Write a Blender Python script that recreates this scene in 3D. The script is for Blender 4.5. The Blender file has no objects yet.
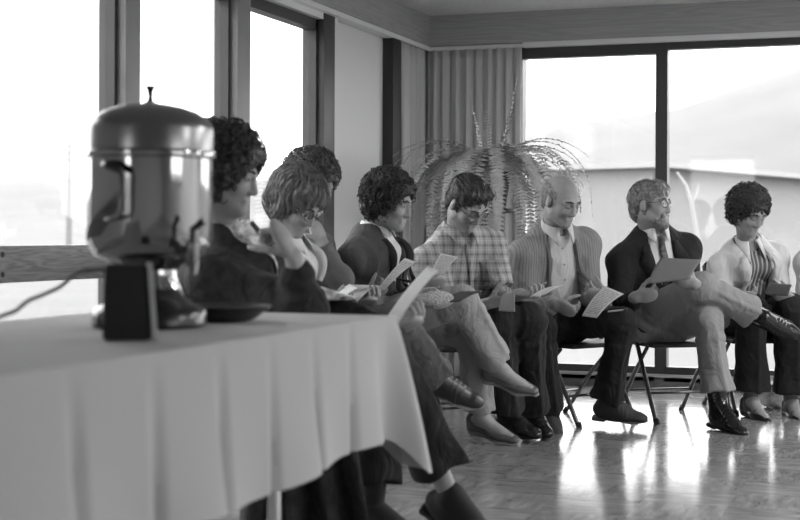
import bpy, bmesh, math, random
import numpy as np
from mathutils import Vector, Matrix
from mathutils.bvhtree import BVHTree

random.seed(7)
rng = np.random.default_rng(7)
scene = bpy.context.scene
COL = scene.collection

# ------------------------------------------------------------------ camera
YAW = math.radians(19.5)
CT, ST = math.cos(YAW), math.sin(YAW)
FPX, HY, CAMH, ROLL = 1450.0, 235.0, 0.95, 0.004
cam_d = bpy.data.cameras.new('camera')
cam = bpy.data.objects.new('camera', cam_d)
COL.objects.link(cam)
cam_d.sensor_width = 36.0
cam_d.lens = FPX / 800 * 36
cam_d.shift_y = -(260 - HY) / 800
cam_d.clip_end = 3000
cam.matrix_world = (Matrix.Translation((0, 0, CAMH)) @ Matrix.Rotation(YAW, 4, 'Z')
                    @ Matrix.Rotation(math.pi / 2, 4, 'X') @ Matrix.Rotation(ROLL, 4, 'Z'))
cam_d.dof.use_dof = True
cam_d.dof.focus_distance = 7.2
cam_d.dof.aperture_fstop = 3.4
scene.camera = cam

# ------------------------------------------------------------------ light
world = bpy.data.worlds.new('overcast_sky')
scene.world = world
world.use_nodes = True
wn = world.node_tree
wn.nodes['Background'].inputs[0].default_value = (1, 1, 1, 1)
wn.nodes['Background'].inputs[1].default_value = 1.0
vs = scene.view_settings
vs.view_transform = 'Standard'
vs.look = 'None'
vs.gamma = 1.0
vs.use_curve_mapping = False
vs.exposure = 2.62

def cam2room(X, Y):
    return (CT * X - ST * Y, ST * X + CT * Y)

def at(px, py, Y):
    """The place in the room seen at that point of the photograph, Y metres in front of the camera."""
    dx, dy = px - 400.0, py - 260.0
    ux, uy = dx + ROLL * dy, dy - ROLL * dx
    x, y = cam2room(ux / FPX * Y, Y)
    return np.array([x, y, CAMH - (uy + 260 - HY) / FPX * Y])

def cv(r, u, d):
    """A direction given as right / up / away from the camera."""
    x, y = cam2room(r, d)
    v = np.array([x, y, u], float)
    return v / np.linalg.norm(v)

def nrm(v):
    v = np.asarray(v, float)
    return v / max(1e-9, np.linalg.norm(v))

fill_lights = [(1.4, 6.2), (3.6, 3.6), (3.6, 6.4)]  # added fill lights under the ceiling, no fixtures there
for i, (lx, ly) in enumerate(fill_lights):
    ld = bpy.data.lights.new('added_fill_light', 'AREA')
    ld.shape = 'RECTANGLE'
    ld.size, ld.size_y = 1.2, 0.6
    ld.energy = 14.0
    lo = bpy.data.objects.new('added_fill_light', ld)
    lo.location = (lx, ly, 2.36)
    COL.objects.link(lo)

# ------------------------------------------------------------------ materials
MATS = {}
def g(v):
    """grey given as display value 0..255 -> linear"""
    v = v / 255.0
    return v / 12.92 if v <= 0.04045 else ((v + 0.055) / 1.055) ** 2.4

def mat(name, v, rough=0.8, metal=0.0, var=0.0, vscale=8.0, bump=0.0, bscale=60.0, spec=0.5, stretch=(1, 1, 1), coat=0.0, sheen=0.0, space='Object'):
    if name in MATS:
        return MATS[name]
    m = bpy.data.materials.new(name)
    m.use_nodes = True
    nt = m.node_tree
    b = nt.nodes['Principled BSDF']
    c = g(v)
    b.inputs['Base Color'].default_value = (c, c, c, 1)
    b.inputs['Roughness'].default_value = rough
    b.inputs['Metallic'].default_value = metal
    b.inputs['Specular IOR Level'].default_value = spec
    b.inputs['Coat Weight'].default_value = coat
    b.inputs['Sheen Weight'].default_value = sheen
    if var > 0 or bump > 0:
        tc = nt.nodes.new('ShaderNodeTexCoord')
        mp = nt.nodes.new('ShaderNodeMapping')
        mp.inputs['Scale'].default_value = stretch
        nt.links.new(tc.outputs[space], mp.inputs[0])
    if var > 0:
        n = nt.nodes.new('ShaderNodeTexNoise')
        n.inputs['Scale'].default_value = vscale
        n.inputs['Detail'].default_value = 5
        nt.links.new(mp.outputs[0], n.inputs['Vector'])
        r = nt.nodes.new('ShaderNodeValToRGB')
        lo_, hi_ = g(max(0, v * (1 - var))), g(min(255, v * (1 + var)))
        r.color_ramp.elements[0].color = (lo_, lo_, lo_, 1)
        r.color_ramp.elements[0].position = 0.3
        r.color_ramp.elements[1].color = (hi_, hi_, hi_, 1)
        r.color_ramp.elements[1].position = 0.7
        nt.links.new(n.outputs['Fac'], r.inputs[0])
        nt.links.new(r.outputs[0], b.inputs['Base Color'])
    if bump > 0:
        n2 = nt.nodes.new('ShaderNodeTexNoise')
        n2.inputs['Scale'].default_value = bscale
        n2.inputs['Detail'].default_value = 4
        nt.links.new(mp.outputs[0], n2.inputs['Vector'])
        bp = nt.nodes.new('ShaderNodeBump')
        bp.inputs['Strength'].default_value = bump
        bp.inputs['Distance'].default_value = 0.01
        nt.links.new(n2.outputs['Fac'], bp.inputs['Height'])
        nt.links.new(bp.outputs[0], b.inputs['Normal'])
    MATS[name] = m
    return m

def _nodes(name, rough):
    m = bpy.data.materials.new(name)
    m.use_nodes = True
    nt = m.node_tree
    b = nt.nodes['Principled BSDF']
    b.inputs['Roughness'].default_value = rough
    tc = nt.nodes.new('ShaderNodeTexCoord')
    MATS[name] = m
    return m, nt, b, tc

def _math(nt, op, a, b=None, c=None):
    n = nt.nodes.new('ShaderNodeMath')
    n.operation = op
    for i, v in enumerate((a, b, c)):
        if v is None:
            continue
        if isinstance(v, (int, float)):
            n.inputs[i].default_value = v
        else:
            nt.links.new(v, n.inputs[i])
    return n.outputs[0]

def _ramp(nt, fac, stops, interp='LINEAR'):
    r = nt.nodes.new('ShaderNodeValToRGB')
    r.color_ramp.interpolation = interp
    els = r.color_ramp.elements
    while len(els) < len(stops):
        els.new(0.5)
    for e, (p, v) in zip(els, stops):
        e.position = p
        e.color = (g(v), g(v), g(v), 1)
    nt.links.new(fac, r.inputs[0])
    return r.outputs[0]

def mat_stripes(name, base, stripe, axis='X', period=0.02, width=0.3, rough=0.85, soft=0.1, warp=0.0):
    """woven / knitted stripes across one local axis"""
    if name in MATS:
        return MATS[name]
    m, nt, b, tc = _nodes(name, rough)
    sx = nt.nodes.new('ShaderNodeSeparateXYZ')
    nt.links.new(tc.outputs['Object'], sx.inputs[0])
    f = _math(nt, 'FRACT', _math(nt, 'MULTIPLY', sx.outputs[axis], 1.0 / period))
    d = _math(nt, 'ABSOLUTE', _math(nt, 'SUBTRACT', f, 0.5))
    c = _ramp(nt, d, [(max(0, width / 2 - soft / 2), stripe), (width / 2 + soft / 2, base)])
    nt.links.new(c, b.inputs['Base Color'])
    return m

def mat_plaid(name, base, dark, light, period=0.05, rough=0.9):
    if name in MATS:
        return MATS[name]
    m, nt, b, tc = _nodes(name, rough)
    sx = nt.nodes.new('ShaderNodeSeparateXYZ')
    nt.links.new(tc.outputs['Object'], sx.inputs[0])
    outs = []
    for ax in 'XZ':
        f = _math(nt, 'FRACT', _math(nt, 'MULTIPLY', sx.outputs[ax], 1.0 / period))
        d = _math(nt, 'ABSOLUTE', _math(nt, 'SUBTRACT', f, 0.5))
        outs.append(_math(nt, 'LESS_THAN', d, 0.13))
        f2 = _math(nt, 'FRACT', _math(nt, 'ADD', _math(nt, 'MULTIPLY', sx.outputs[ax], 1.0 / period), 0.5))
        d2 = _math(nt, 'ABSOLUTE', _math(nt, 'SUBTRACT', f2, 0.5))
        outs.append(_math(nt, 'LESS_THAN', d2, 0.05))
    s = _math(nt, 'SUBTRACT', _math(nt, 'ADD', outs[0], outs[2]), _math(nt, 'ADD', outs[1], outs[3]))
    s = _math(nt, 'MULTIPLY_ADD', s, 0.25, 0.5)
    c = _ramp(nt, s, [(0.0, light), (0.5, base), (1.0, dark)])
    nt.links.new(c, b.inputs['Base Color'])
    return m

def mat_print(name, paper=225, ink=120, rows=0.011, margin=(0.1, 0.9), seed=0.0):
    """a printed sheet: faint grey rows, nothing readable. Uses the sheet's own UV."""
    if name in MATS:
        return MATS[name]
    m, nt, b, tc = _nodes(name, 0.85)
    sx = nt.nodes.new('ShaderNodeSeparateXYZ')
    nt.links.new(tc.outputs['UV'], sx.inputs[0])
    f = _math(nt, 'FRACT', _math(nt, 'MULTIPLY', sx.outputs['Y'], 1.0 / rows))
    line = _math(nt, 'LESS_THAN', f, 0.45)
    n = nt.nodes.new('ShaderNodeTexNoise')
    mp = nt.nodes.new('ShaderNodeMapping')
    mp.inputs['Scale'].default_value = (40, 1.0 / rows * 0.5, 1)
    mp.inputs['Location'].default_value = (seed, seed, 0)
    nt.links.new(tc.outputs['UV'], mp.inputs[0])
    nt.links.new(mp.outputs[0], n.inputs['Vector'])
    n.inputs['Scale'].default_value = 1.0
    word = _math(nt, 'GREATER_THAN', n.outputs['Fac'], 0.46)
    inx = _math(nt, 'MULTIPLY', _math(nt, 'GREATER_THAN', sx.outputs['X'], margin[0]), _math(nt, 'LESS_THAN', sx.outputs['X'], margin[1]))
    iny = _math(nt, 'MULTIPLY', _math(nt, 'GREATER_THAN', sx.outputs['Y'], 0.08), _math(nt, 'LESS_THAN', sx.outputs['Y'], 0.93))
    k = _math(nt, 'MULTIPLY', _math(nt, 'MULTIPLY', line, word), _math(nt, 'MULTIPLY', inx, iny))
    nt.links.new(_ramp(nt, k, [(0, paper), (1, ink)]), b.inputs['Base Color'])
    # a sheet lets some light through
    out = nt.nodes['Material Output']
    tr = nt.nodes.new('ShaderNodeBsdfTranslucent')
    nt.links.new(_ramp(nt, k, [(0, paper), (1, ink)]), tr.inputs[0])
    mx = nt.nodes.new('ShaderNodeMixShader')
    mx.inputs[0].default_value = 0.25
    nt.links.new(b.outputs[0], mx.inputs[1])
    nt.links.new(tr.outputs[0], mx.inputs[2])
    nt.links.new(mx.outputs[0], out.inputs[0])
    return m

def mat_glass(name='window_glass', refl=1.0):
    if name in MATS:
        return MATS[name]
    m = bpy.data.materials.new(name)
    m.use_nodes = True
    nt = m.node_tree
    nt.nodes.remove(nt.nodes['Principled BSDF'])
    t = nt.nodes.new('ShaderNodeBsdfTransparent')
    t.inputs[0].default_value = (0.95, 0.95, 0.95, 1)
    gl = nt.nodes.new('ShaderNodeBsdfGlossy')
    gl.inputs['Roughness'].default_value = 0.02
    ge = nt.nodes.new('ShaderNodeNewGeometry')
    dp = nt.nodes.new('ShaderNodeVectorMath')
    dp.operation = 'DOT_PRODUCT'
    nt.links.new(ge.outputs['Incoming'], dp.inputs[0])
    nt.links.new(ge.outputs['Normal'], dp.inputs[1])
    c1 = _math(nt, 'SUBTRACT', 1.0, _math(nt, 'ABSOLUTE', dp.outputs['Value']))
    fr = _math(nt, 'MULTIPLY_ADD', _math(nt, 'POWER', c1, 5.0), 0.9, 0.03)
    mx = nt.nodes.new('ShaderNodeMixShader')
    nt.links.new(fr, mx.inputs[0])
    nt.links.new(t.outputs[0], mx.inputs[1])
    nt.links.new(gl.outputs[0], mx.inputs[2])
    nt.links.new(mx.outputs[0], nt.nodes['Material Output'].inputs[0])
    MATS[name] = m
    return m

def mat_wood(name, lo, hi, scale=1.0, axis='Y', rough=0.5):
    if name in MATS:
        return MATS[name]
    m, nt, b, tc = _nodes(name, rough)
    mp = nt.nodes.new('ShaderNodeMapping')
    s = {'X': (0.35, 6, 6), 'Y': (6, 0.35, 6), 'Z': (6, 6, 0.35)}[axis]
    mp.inputs['Scale'].default_value = tuple(v * scale for v in s)
    nt.links.new(tc.outputs['Object'], mp.inputs[0])
    n = nt.nodes.new('ShaderNodeTexNoise')
    n.inputs['Scale'].default_value = 1.6
    n.inputs['Detail'].default_value = 3
    nt.links.new(mp.outputs[0], n.inputs['Vector'])
    w = _math(nt, 'FRACT', _math(nt, 'MULTIPLY', n.outputs['Fac'], 14.0))
    w = _math(nt, 'ABSOLUTE', _math(nt, 'SUBTRACT', w, 0.5))
    nt.links.new(_ramp(nt, w, [(0.0, lo), (0.5, hi)]), b.inputs['Base Color'])
    return m

def mat_floor():
    m, nt, b, tc = _nodes('floor_tiles', 0.16)
    mp = nt.nodes.new('ShaderNodeMapping')
    nt.links.new(tc.outputs['Object'], mp.inputs[0])
    T = 0.305
    sx = nt.nodes.new('ShaderNodeSeparateXYZ')
    nt.links.new(mp.outputs[0], sx.inputs[0])
    ix = _math(nt, 'FLOOR', _math(nt, 'MULTIPLY', sx.outputs['X'], 1 / T))
    iy = _math(nt, 'FLOOR', _math(nt, 'MULTIPLY', sx.outputs['Y'], 1 / T))
    par = _math(nt, 'MODULO', _math(nt, 'ABSOLUTE', _math(nt, 'ADD', ix, iy)), 2.0)
    par = _math(nt, 'GREATER_THAN', par, 0.5)
    def streak(sc):
        q = nt.nodes.new('ShaderNodeMapping')
        q.inputs['Scale'].default_value = sc
        nt.links.new(tc.outputs['Object'], q.inputs[0])
        n = nt.nodes.new('ShaderNodeTexNoise')
        n.inputs['Scale'].default_value = 1.0
        n.inputs['Detail'].default_value = 6
        n.inputs['Roughness'].default_value = 0.65
        nt.links.new(q.outputs[0], n.inputs['Vector'])
        return n.outputs['Fac']
    a, c = streak((5, 26, 1)), streak((26, 5, 1))
    mix = nt.nodes.new('ShaderNodeMix')
    nt.links.new(par, mix.inputs[0])
    nt.links.new(a, mix.inputs[2])
    nt.links.new(c, mix.inputs[3])
    # each tile its own slight tone
    wn_ = nt.nodes.new('ShaderNodeTexWhiteNoise')
    wn_.noise_dimensions = '2D'
    cb = nt.nodes.new('ShaderNodeCombineXYZ')
    nt.links.new(ix, cb.inputs[0]); nt.links.new(iy, cb.inputs[1])
    nt.links.new(cb.outputs[0], wn_.inputs['Vector'])
    tone = _math(nt, 'MULTIPLY_ADD', wn_.outputs['Value'], 0.10, _math(nt, 'ADD', mix.outputs[0], -0.05))
    fx = _math(nt, 'ABSOLUTE', _math(nt, 'SUBTRACT', _math(nt, 'FRACT', _math(nt, 'MULTIPLY', sx.outputs['X'], 1 / T)), 0.5))
    fy = _math(nt, 'ABSOLUTE', _math(nt, 'SUBTRACT', _math(nt, 'FRACT', _math(nt, 'MULTIPLY', sx.outputs['Y'], 1 / T)), 0.5))
    gap = _math(nt, 'GREATER_THAN', _math(nt, 'MAXIMUM', fx, fy), 0.492)
    tone = _math(nt, 'SUBTRACT', tone, _math(nt, 'MULTIPLY', gap, 0.05))
    nt.links.new(_ramp(nt, tone, [(0.3, 110), (0.5, 134), (0.7, 160)]), b.inputs['Base Color'])
    n3 = nt.nodes.new('ShaderNodeTexNoise')
    n3.inputs['Scale'].default_value = 5.0
    nt.links.new(tc.outputs['Object'], n3.inputs['Vector'])
    bp = nt.nodes.new('ShaderNodeBump')
    bp.inputs['Strength'].default_value = 0.12
    bp.inputs['Distance'].default_value = 0.01
    nt.links.new(n3.outputs['Fac'], bp.inputs['Height'])
    nt.links.new(bp.outputs[0], b.inputs['Normal'])
    rr = _math(nt, 'MULTIPLY_ADD', mix.outputs[0], 0.12, 0.10)
    nt.links.new(rr, b.inputs['Roughness'])
    return m

# ------------------------------------------------------------------ mesh helpers
def link(name, me, m=None, parent=None, smooth=True):
    o = bpy.data.objects.new(name, me)
    COL.objects.link(o)
    if m is not None:
        me.materials.append(m)
    if smooth and len(me.polygons):
        me.polygons.foreach_set('use_smooth', np.ones(len(me.polygons), bool))
    if parent is not None:
        o.parent = parent
    return o

def mesh_np(name, V, Fq):
    me = bpy.data.meshes.new(name)
    V = np.asarray(V, np.float32)
    Fq = np.asarray(Fq, np.int32)
    me.vertices.add(len(V))
    me.vertices.foreach_set('co', V.ravel())
    nf, k = Fq.shape
    me.loops.add(nf * k)
    me.loops.foreach_set('vertex_index', Fq.ravel())
    me.polygons.add(nf)
    me.polygons.foreach_set('loop_start', np.arange(0, nf * k, k, dtype=np.int32))
    me.polygons.foreach_set('loop_total', np.full(nf, k, np.int32))
    me.update(calc_edges=True)
    me.validate()
    return me

class MB:
    """collects shapes, links them as one mesh object"""
    def __init__(s):
        s.bm = bmesh.new()
    def box(s, lo, hi, M=None, bev=0.0):
        lo, hi = np.minimum(lo, hi), np.maximum(lo, hi)
        v = [s.bm.verts.new((x, y, z)) for x in (lo[0], hi[0]) for y in (lo[1], hi[1]) for z in (lo[2], hi[2])]
        fs = [(0, 1, 3, 2), (4, 6, 7, 5), (0, 4, 5, 1), (2, 3, 7, 6), (0, 2, 6, 4), (1, 5, 7, 3)]
        faces = [s.bm.faces.new([v[i] for i in f]) for f in fs]
        if bev > 0:
            es = {e for f in faces for e in f.edges}
            r = bmesh.ops.bevel(s.bm, geom=list(es), offset=bev, segments=2, affect='EDGES', profile=0.6)
            v = list({w for f in r['faces'] for w in f.verts} | {w for w in v if w.is_valid})
        if M is not None:
            bmesh.ops.transform(s.bm, matrix=M, verts=v)
        return s
    def tube(s, pts, r, n=8, closed=False, caps=True):
        pts = [np.asarray(p, float) for p in pts]
        N = len(pts)
        rr = r if hasattr(r, '__len__') else [r] * N
        up = None
        rings = []
        for i, p in enumerate(pts):
            a = pts[(i - 1) % N] if (closed or i > 0) else pts[i]
            c = pts[(i + 1) % N] if (closed or i < N - 1) else pts[i]
            t = nrm(c - a)
            if up is None:
                up = np.array([0, 0, 1.0]) if abs(t[2]) < 0.9 else np.array([1.0, 0, 0])
            x = nrm(np.cross(up, t))
            y = np.cross(t, x)
            up = y
            rings.append([s.bm.verts.new(p + rr[i] * (math.cos(q) * x + math.sin(q) * y)) for q in (2 * math.pi * k / n for k in range(n))])
        M_ = N if closed else N - 1
        for i in range(M_):
            a, b = rings[i], rings[(i + 1) % N]
            for k in range(n):
                s.bm.faces.new((a[k], a[(k + 1) % n], b[(k + 1) % n], b[k]))
        if caps and not closed:
            s.bm.faces.new(rings[0][::-1]); s.bm.faces.new(rings[-1])
        return s
    def lathe(s, prof, n=32, c=(0, 0, 0), M=None):
        c = np.asarray(c, float)
        new = []
        rings = []
        for (r, z) in prof:
            if r < 1e-5:
                rings.append([s.bm.verts.new((c[0], c[1], c[2] + z))])
            else:
                rings.append([s.bm.verts.new((c[0] + r * math.cos(2 * math.pi * k / n), c[1] + r * math.sin(2 * math.pi * k / n), c[2] + z)) for k in range(n)])
            new += rings[-1]
        for a, b in zip(rings[:-1], rings[1:]):
            for k in range(n):
                k2 = (k + 1) % n
                if len(a) == 1 and len(b) == 1:
                    continue
                if len(a) == 1:
                    s.bm.faces.new((a[0], b[k2], b[k]))
                elif len(b) == 1:
                    s.bm.faces.new((a[k], a[k2], b[0]))
                else:
                    s.bm.faces.new((a[k], a[k2], b[k2], b[k]))
        if M is not None:
            bmesh.ops.transform(s.bm, matrix=M, verts=new)
        return s
    def grid(s, P, uv=True):
        """P[i][j] points -> surface, with uv"""
        P = np.asarray(P, float)
        ni, nj = P.shape[:2]
        lay = s.bm.loops.layers.uv.verify()
        V = [[s.bm.verts.new(P[i, j]) for j in range(nj)] for i in range(ni)]
        for i in range(ni - 1):
            for j in range(nj - 1):
                f = s.bm.faces.new((V[i][j], V[i + 1][j], V[i + 1][j + 1], V[i][j + 1]))
                for l, (a, b) in zip(f.loops, ((i, j), (i + 1, j), (i + 1, j + 1), (i, j + 1))):
                    l[lay].uv = (a / (ni - 1), b / (nj - 1))
        return s
    def build(s, name, m, parent=None, smooth=True, inv=None, solid=0.0, autosmooth=None):
        if inv is not None:
            bmesh.ops.transform(s.bm, matrix=inv, verts=s.bm.verts)
        bmesh.ops.recalc_face_normals(s.bm, faces=s.bm.faces)
        if smooth:
            ang = math.radians(40)
            for e in s.bm.edges:
                if len(e.link_faces) == 2 and e.calc_face_angle(0) > ang:
                    e.smooth = False
        me = bpy.data.meshes.new(name)
        s.bm.to_mesh(me)
        s.bm.free()
        o = link(name, me, m, parent, smooth)
        if solid:
            md = o.modifiers.new('thickness', 'SOLIDIFY')
            md.thickness = solid
            md.offset = 0
        return o

def tag(o, label=None, cat=None, group=None, kind=None):
    if label: o['label'] = label
    if cat: o['category'] = cat
    if group: o['group'] = group
    if kind: o['kind'] = kind
    return o

def empty(name, loc, rz=0.0):
    o = bpy.data.objects.new(name, None)
    o.empty_display_size = 0.1
    COL.objects.link(o)
    o.matrix_world = Matrix.Translation(loc) @ Matrix.Rotation(rz, 4, 'Z')
    o['_'] = 1
    del o['_']
    return o

def rootM(loc, rz):
    return Matrix.Translation(loc) @ Matrix.Rotation(rz, 4, 'Z')

# ------------------------------------------------------------------ signed-distance modelling for bodies and clothes
class SDF:
    BIG = 0.2
    def __init__(s, lo, hi, h):
        s.lo = np.asarray(lo, float); s.h = h
        n = np.ceil((np.asarray(hi, float) - s.lo) / h).astype(int) + 1
        s.n = n
        s.D = np.full(tuple(n), s.BIG, np.float32)
    def _win(s, lo, hi, pad):
        i0 = np.clip(np.floor((np.asarray(lo) - pad - s.lo) / s.h).astype(int), 0, s.n)
        i1 = np.clip(np.ceil((np.asarray(hi) + pad - s.lo) / s.h).astype(int) + 1, 0, s.n)
        if np.any(i1 <= i0):
            return None
        ax = [(s.lo[k] + s.h * np.arange(i0[k], i1[k])).astype(np.float32) for k in range(3)]
        return tuple(slice(a, b) for a, b in zip(i0, i1)), ax[0][:, None, None], ax[1][None, :, None], ax[2][None, None, :]
    def _mix(s, sl, d, k, op):
        D = s.D[sl]
        if op == 'sub':
            d = -d
            if k > 0:
                h = np.clip(0.5 - 0.5 * (D - d) / k, 0, 1)
                s.D[sl] = D + (d - D) * h + k * h * (1 - h)
            else:
                s.D[sl] = np.maximum(D, d)
        elif op == 'int':
            s.D[sl] = np.maximum(D, d)
        else:
            if k > 0:
                h = np.clip(0.5 + 0.5 * (D - d) / k, 0, 1)
                s.D[sl] = D + (d - D) * h - k * h * (1 - h)
            else:
                s.D[sl] = np.minimum(D, d)
    def cap(s, a, b, ra, rb, k=0.02, ax=None, fl=1.0, flat=(0, 0), op='add'):
        a = np.asarray(a, float); b = np.asarray(b, float)
        R = max(ra, rb)
        w = s._win(np.minimum(a, b), np.maximum(a, b), R * max(1, fl) + k + 2 * s.h)
        if w is None: return s
        sl, X, Y, Z = w
        px, py, pz = X - a[0], Y - a[1], Z - a[2]
        ba = b - a
        L0 = np.linalg.norm(ba)
        dr = ba / max(L0, 1e-9)
        if flat[0] or flat[1]:
            ld = px * dr[0] + py * dr[1] + pz * dr[2]
        if ax is not None and fl != 1.0:
            q = (px * ax[0] + py * ax[1] + pz * ax[2]) * (1 / fl - 1)
            px, py, pz = px + ax[0] * q, py + ax[1] * q, pz + ax[2] * q
            ba = ba + ax * (np.dot(ba, ax) * (1 / fl - 1))
        bb = max(float(np.dot(ba, ba)), 1e-9)
        t = np.clip((px * ba[0] + py * ba[1] + pz * ba[2]) / bb, 0, 1)
        d = np.sqrt((px - ba[0] * t) ** 2 + (py - ba[1] * t) ** 2 + (pz - ba[2] * t) ** 2) - (ra + (rb - ra) * t)
        if fl != 1.0:
            d = d * (0.5 + 0.5 * min(fl, 1.0))
        if flat[0]: d = np.maximum(d, -ld)
        if flat[1]: d = np.maximum(d, ld - L0)
        s._mix(sl, d, k, op)
        return s
    def ell(s, c, axes, rad, k=0.02, op='add'):
        c = np.asarray(c, float); rad = np.asarray(rad, float)
        R = rad.max()
        w = s._win(c, c, R + k + 2 * s.h)
        if w is None: return s
        sl, X, Y, Z = w
        px, py, pz = X - c[0], Y - c[1], Z - c[2]
        k0 = 0; k1 = 0
        for e, r in zip(axes, rad):
            q = px * e[0] + py * e[1] + pz * e[2]
            k0 = k0 + (q / r) ** 2
            k1 = k1 + (q / (r * r)) ** 2
        k0 = np.sqrt(k0); k1 = np.sqrt(k1)
        d = k0 * (k0 - 1) / np.maximum(k1, 1e-6)
        s._mix(sl, d, k, op)
        return s
    def box(s, c, axes, half, r=0.005, k=0.0, op='add'):
        c = np.asarray(c, float)
        w = s._win(c, c, float(np.linalg.norm(half)) + r + k + 2 * s.h)
        if w is None: return s
        sl, X, Y, Z = w
        px, py, pz = X - c[0], Y - c[1], Z - c[2]
        o = 0; m = None
        for e, hh in zip(axes, half):
            q = np.abs(px * e[0] + py * e[1] + pz * e[2]) - (hh - r)
            o = o + np.maximum(q, 0) ** 2
            m = q if m is None else np.maximum(m, q)
        d = np.sqrt(o) + np.minimum(m, 0) - r
        s._mix(sl, d, k, op)
        return s
    def plane(s, p, n, op='int'):
        """keep the side against n"""
        ax = [(s.lo[k] + s.h * np.arange(s.n[k])).astype(np.float32) for k in range(3)]
        d = (ax[0][:, None, None] - p[0]) * n[0] + (ax[1][None, :, None] - p[1]) * n[1] + (ax[2][None, None, :] - p[2]) * n[2]
        s.D = np.maximum(s.D, d)
        return s
    def disp(s, fn):
        ax = [(s.lo[k] + s.h * np.arange(s.n[k])).astype(np.float32) for k in range(3)]
        i = np.nonzero(np.abs(s.D) < 0.035)
        p = np.stack([ax[0][i[0]], ax[1][i[1]], ax[2][i[2]]], 1)
        s.D[i] += fn(p).astype(np.float32)
        return s
    def mesh(s, name, smooth=1):
        D = s.D
        D[0], D[-1], D[:, 0], D[:, -1], D[:, :, 0], D[:, :, -1] = (s.BIG,) * 6
        S = D < 0
        n = np.array(D.shape)
        cnt = np.zeros(tuple(n - 1), np.uint8)
        for i in (0, 1):
            for j in (0, 1):
                for k in (0, 1):
                    cnt += S[i:n[0] - 1 + i, j:n[1] - 1 + j, k:n[2] - 1 + k]
        mask = (cnt > 0) & (cnt < 8)
        idx = np.full(tuple(n - 1), -1, np.int32)
        ci = np.argwhere(mask)
        idx[mask] = np.arange(len(ci))
        cor = [(i, j, k) for i in (0, 1) for j in (0, 1) for k in (0, 1)]
        val = {c: D[ci[:, 0] + c[0], ci[:, 1] + c[1], ci[:, 2] + c[2]] for c in cor}
        pos = np.zeros((len(ci), 3)); ne = np.zeros(len(ci))
        for c in cor:
            for ax in range(3):
                if c[ax]: continue
                c2 = list(c); c2[ax] = 1; c2 = tuple(c2)
                a, b = val[c], val[c2]
                x = (a < 0) != (b < 0)
                t = np.where(x, a / np.where(x, a - b, 1), 0)
                p = np.tile(np.array(c, float), (len(ci), 1))
                p[:, ax] += t
                pos += p * x[:, None]; ne += x
        V = (ci + pos / np.maximum(ne, 1)[:, None]) * s.h + s.lo
        quads = []
        for ax in range(3):
            o1, o2 = [(1, 2), (2, 0), (0, 1)][ax]
            A = [slice(None)] * 3; B = [slice(None)] * 3
            A[ax] = slice(0, -1); B[ax] = slice(1, None)
            ch = S[tuple(A)] != S[tuple(B)]
            e = np.argwhere(ch)
            e = e[(e[:, o1] > 0) & (e[:, o2] > 0) & (e[:, o1] < n[o1] - 1) & (e[:, o2] < n[o2] - 1)]
            if not len(e): continue
            u = np.zeros(3, int); u[o1] = 1
            v = np.zeros(3, int); v[o2] = 1
            q = [idx[tuple((e - u * a - v * b).T)] for a, b in ((1, 1), (0, 1), (0, 0), (1, 0))]
            q = np.stack(q, 1)
            fl = ~S[tuple(e.T)]
            q[fl] = q[fl][:, ::-1]
            quads.append(q)
        Q = np.concatenate(quads)
        Q = Q[(Q >= 0).all(1)]
        for _ in range(smooth):
            acc = np.zeros_like(V); c = np.zeros(len(V))
            for a in range(4):
                b = (a + 1) % 4
                np.add.at(acc, Q[:, a], V[Q[:, b]]); np.add.at(c, Q[:, a], 1)
                np.add.at(acc, Q[:, b], V[Q[:, a]]); np.add.at(c, Q[:, b], 1)
            V = 0.5 * V + 0.5 * acc / np.maximum(c, 1)[:, None]
        return V, Q

def sdf_obj(s, name, m, parent, inv, smooth=1):
    V, Q = s.mesh(name, smooth)
    M = np.array(inv)
    V2 = V @ M[:3, :3].T + M[:3, 3]
    o = link(name, mesh_np(name, V2, Q), m, parent)
    return o, V, Q
# ------------------------------------------------------------------ the room
CEIL = 2.38
WX, BY = -3.08, 9.08          # inner faces of the window wall and of the end wall
RX, NY = 5.2, -2.6
M_wall = mat('painted_wall', 224, 0.9, bump=0.05, bscale=30)
M_ceil = mat('ceiling_board', 205, 0.95, var=0.03, vscale=40, bump=0.1, bscale=120)
M_beam = mat_wood('stained_beam', 152, 166, 1.0, 'Y', 0.6)
M_beamx = mat_wood('stained_beam_end', 158, 172, 1.0, 'X', 0.6)
M_frame = mat('dark_window_frame', 62, 0.5, var=0.05, vscale=5)
M_post = mat('grey_window_post', 132, 0.5, var=0.04, vscale=6)
M_sillwood = mat_wood('sill_board_wood', 104, 140, 2.2, 'Y', 0.45)
M_trim = mat('pale_trim', 232, 0.4)
M_glass = mat_glass()

def yl(px, xp):
    k = (px - 400) / FPX
    Y = xp / (CT * k - ST)
    return (ST * k + CT) * Y

def xb(px, yp):
    k = (px - 400) / FPX
    Y = yp / (ST * k + CT)
    return (CT * k - ST) * Y

def S(o):
    o['kind'] = 'structure'
    return o

fl = MB().box((WX - 0.2, NY, -0.08), (RX, BY + 0.3, 0)).build('floor', mat_floor(), smooth=False); S(fl)
S(MB().box((WX - 0.3, NY, CEIL), (RX, BY + 0.3, CEIL + 0.1)).build('ceiling', M_ceil, smooth=False))

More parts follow.
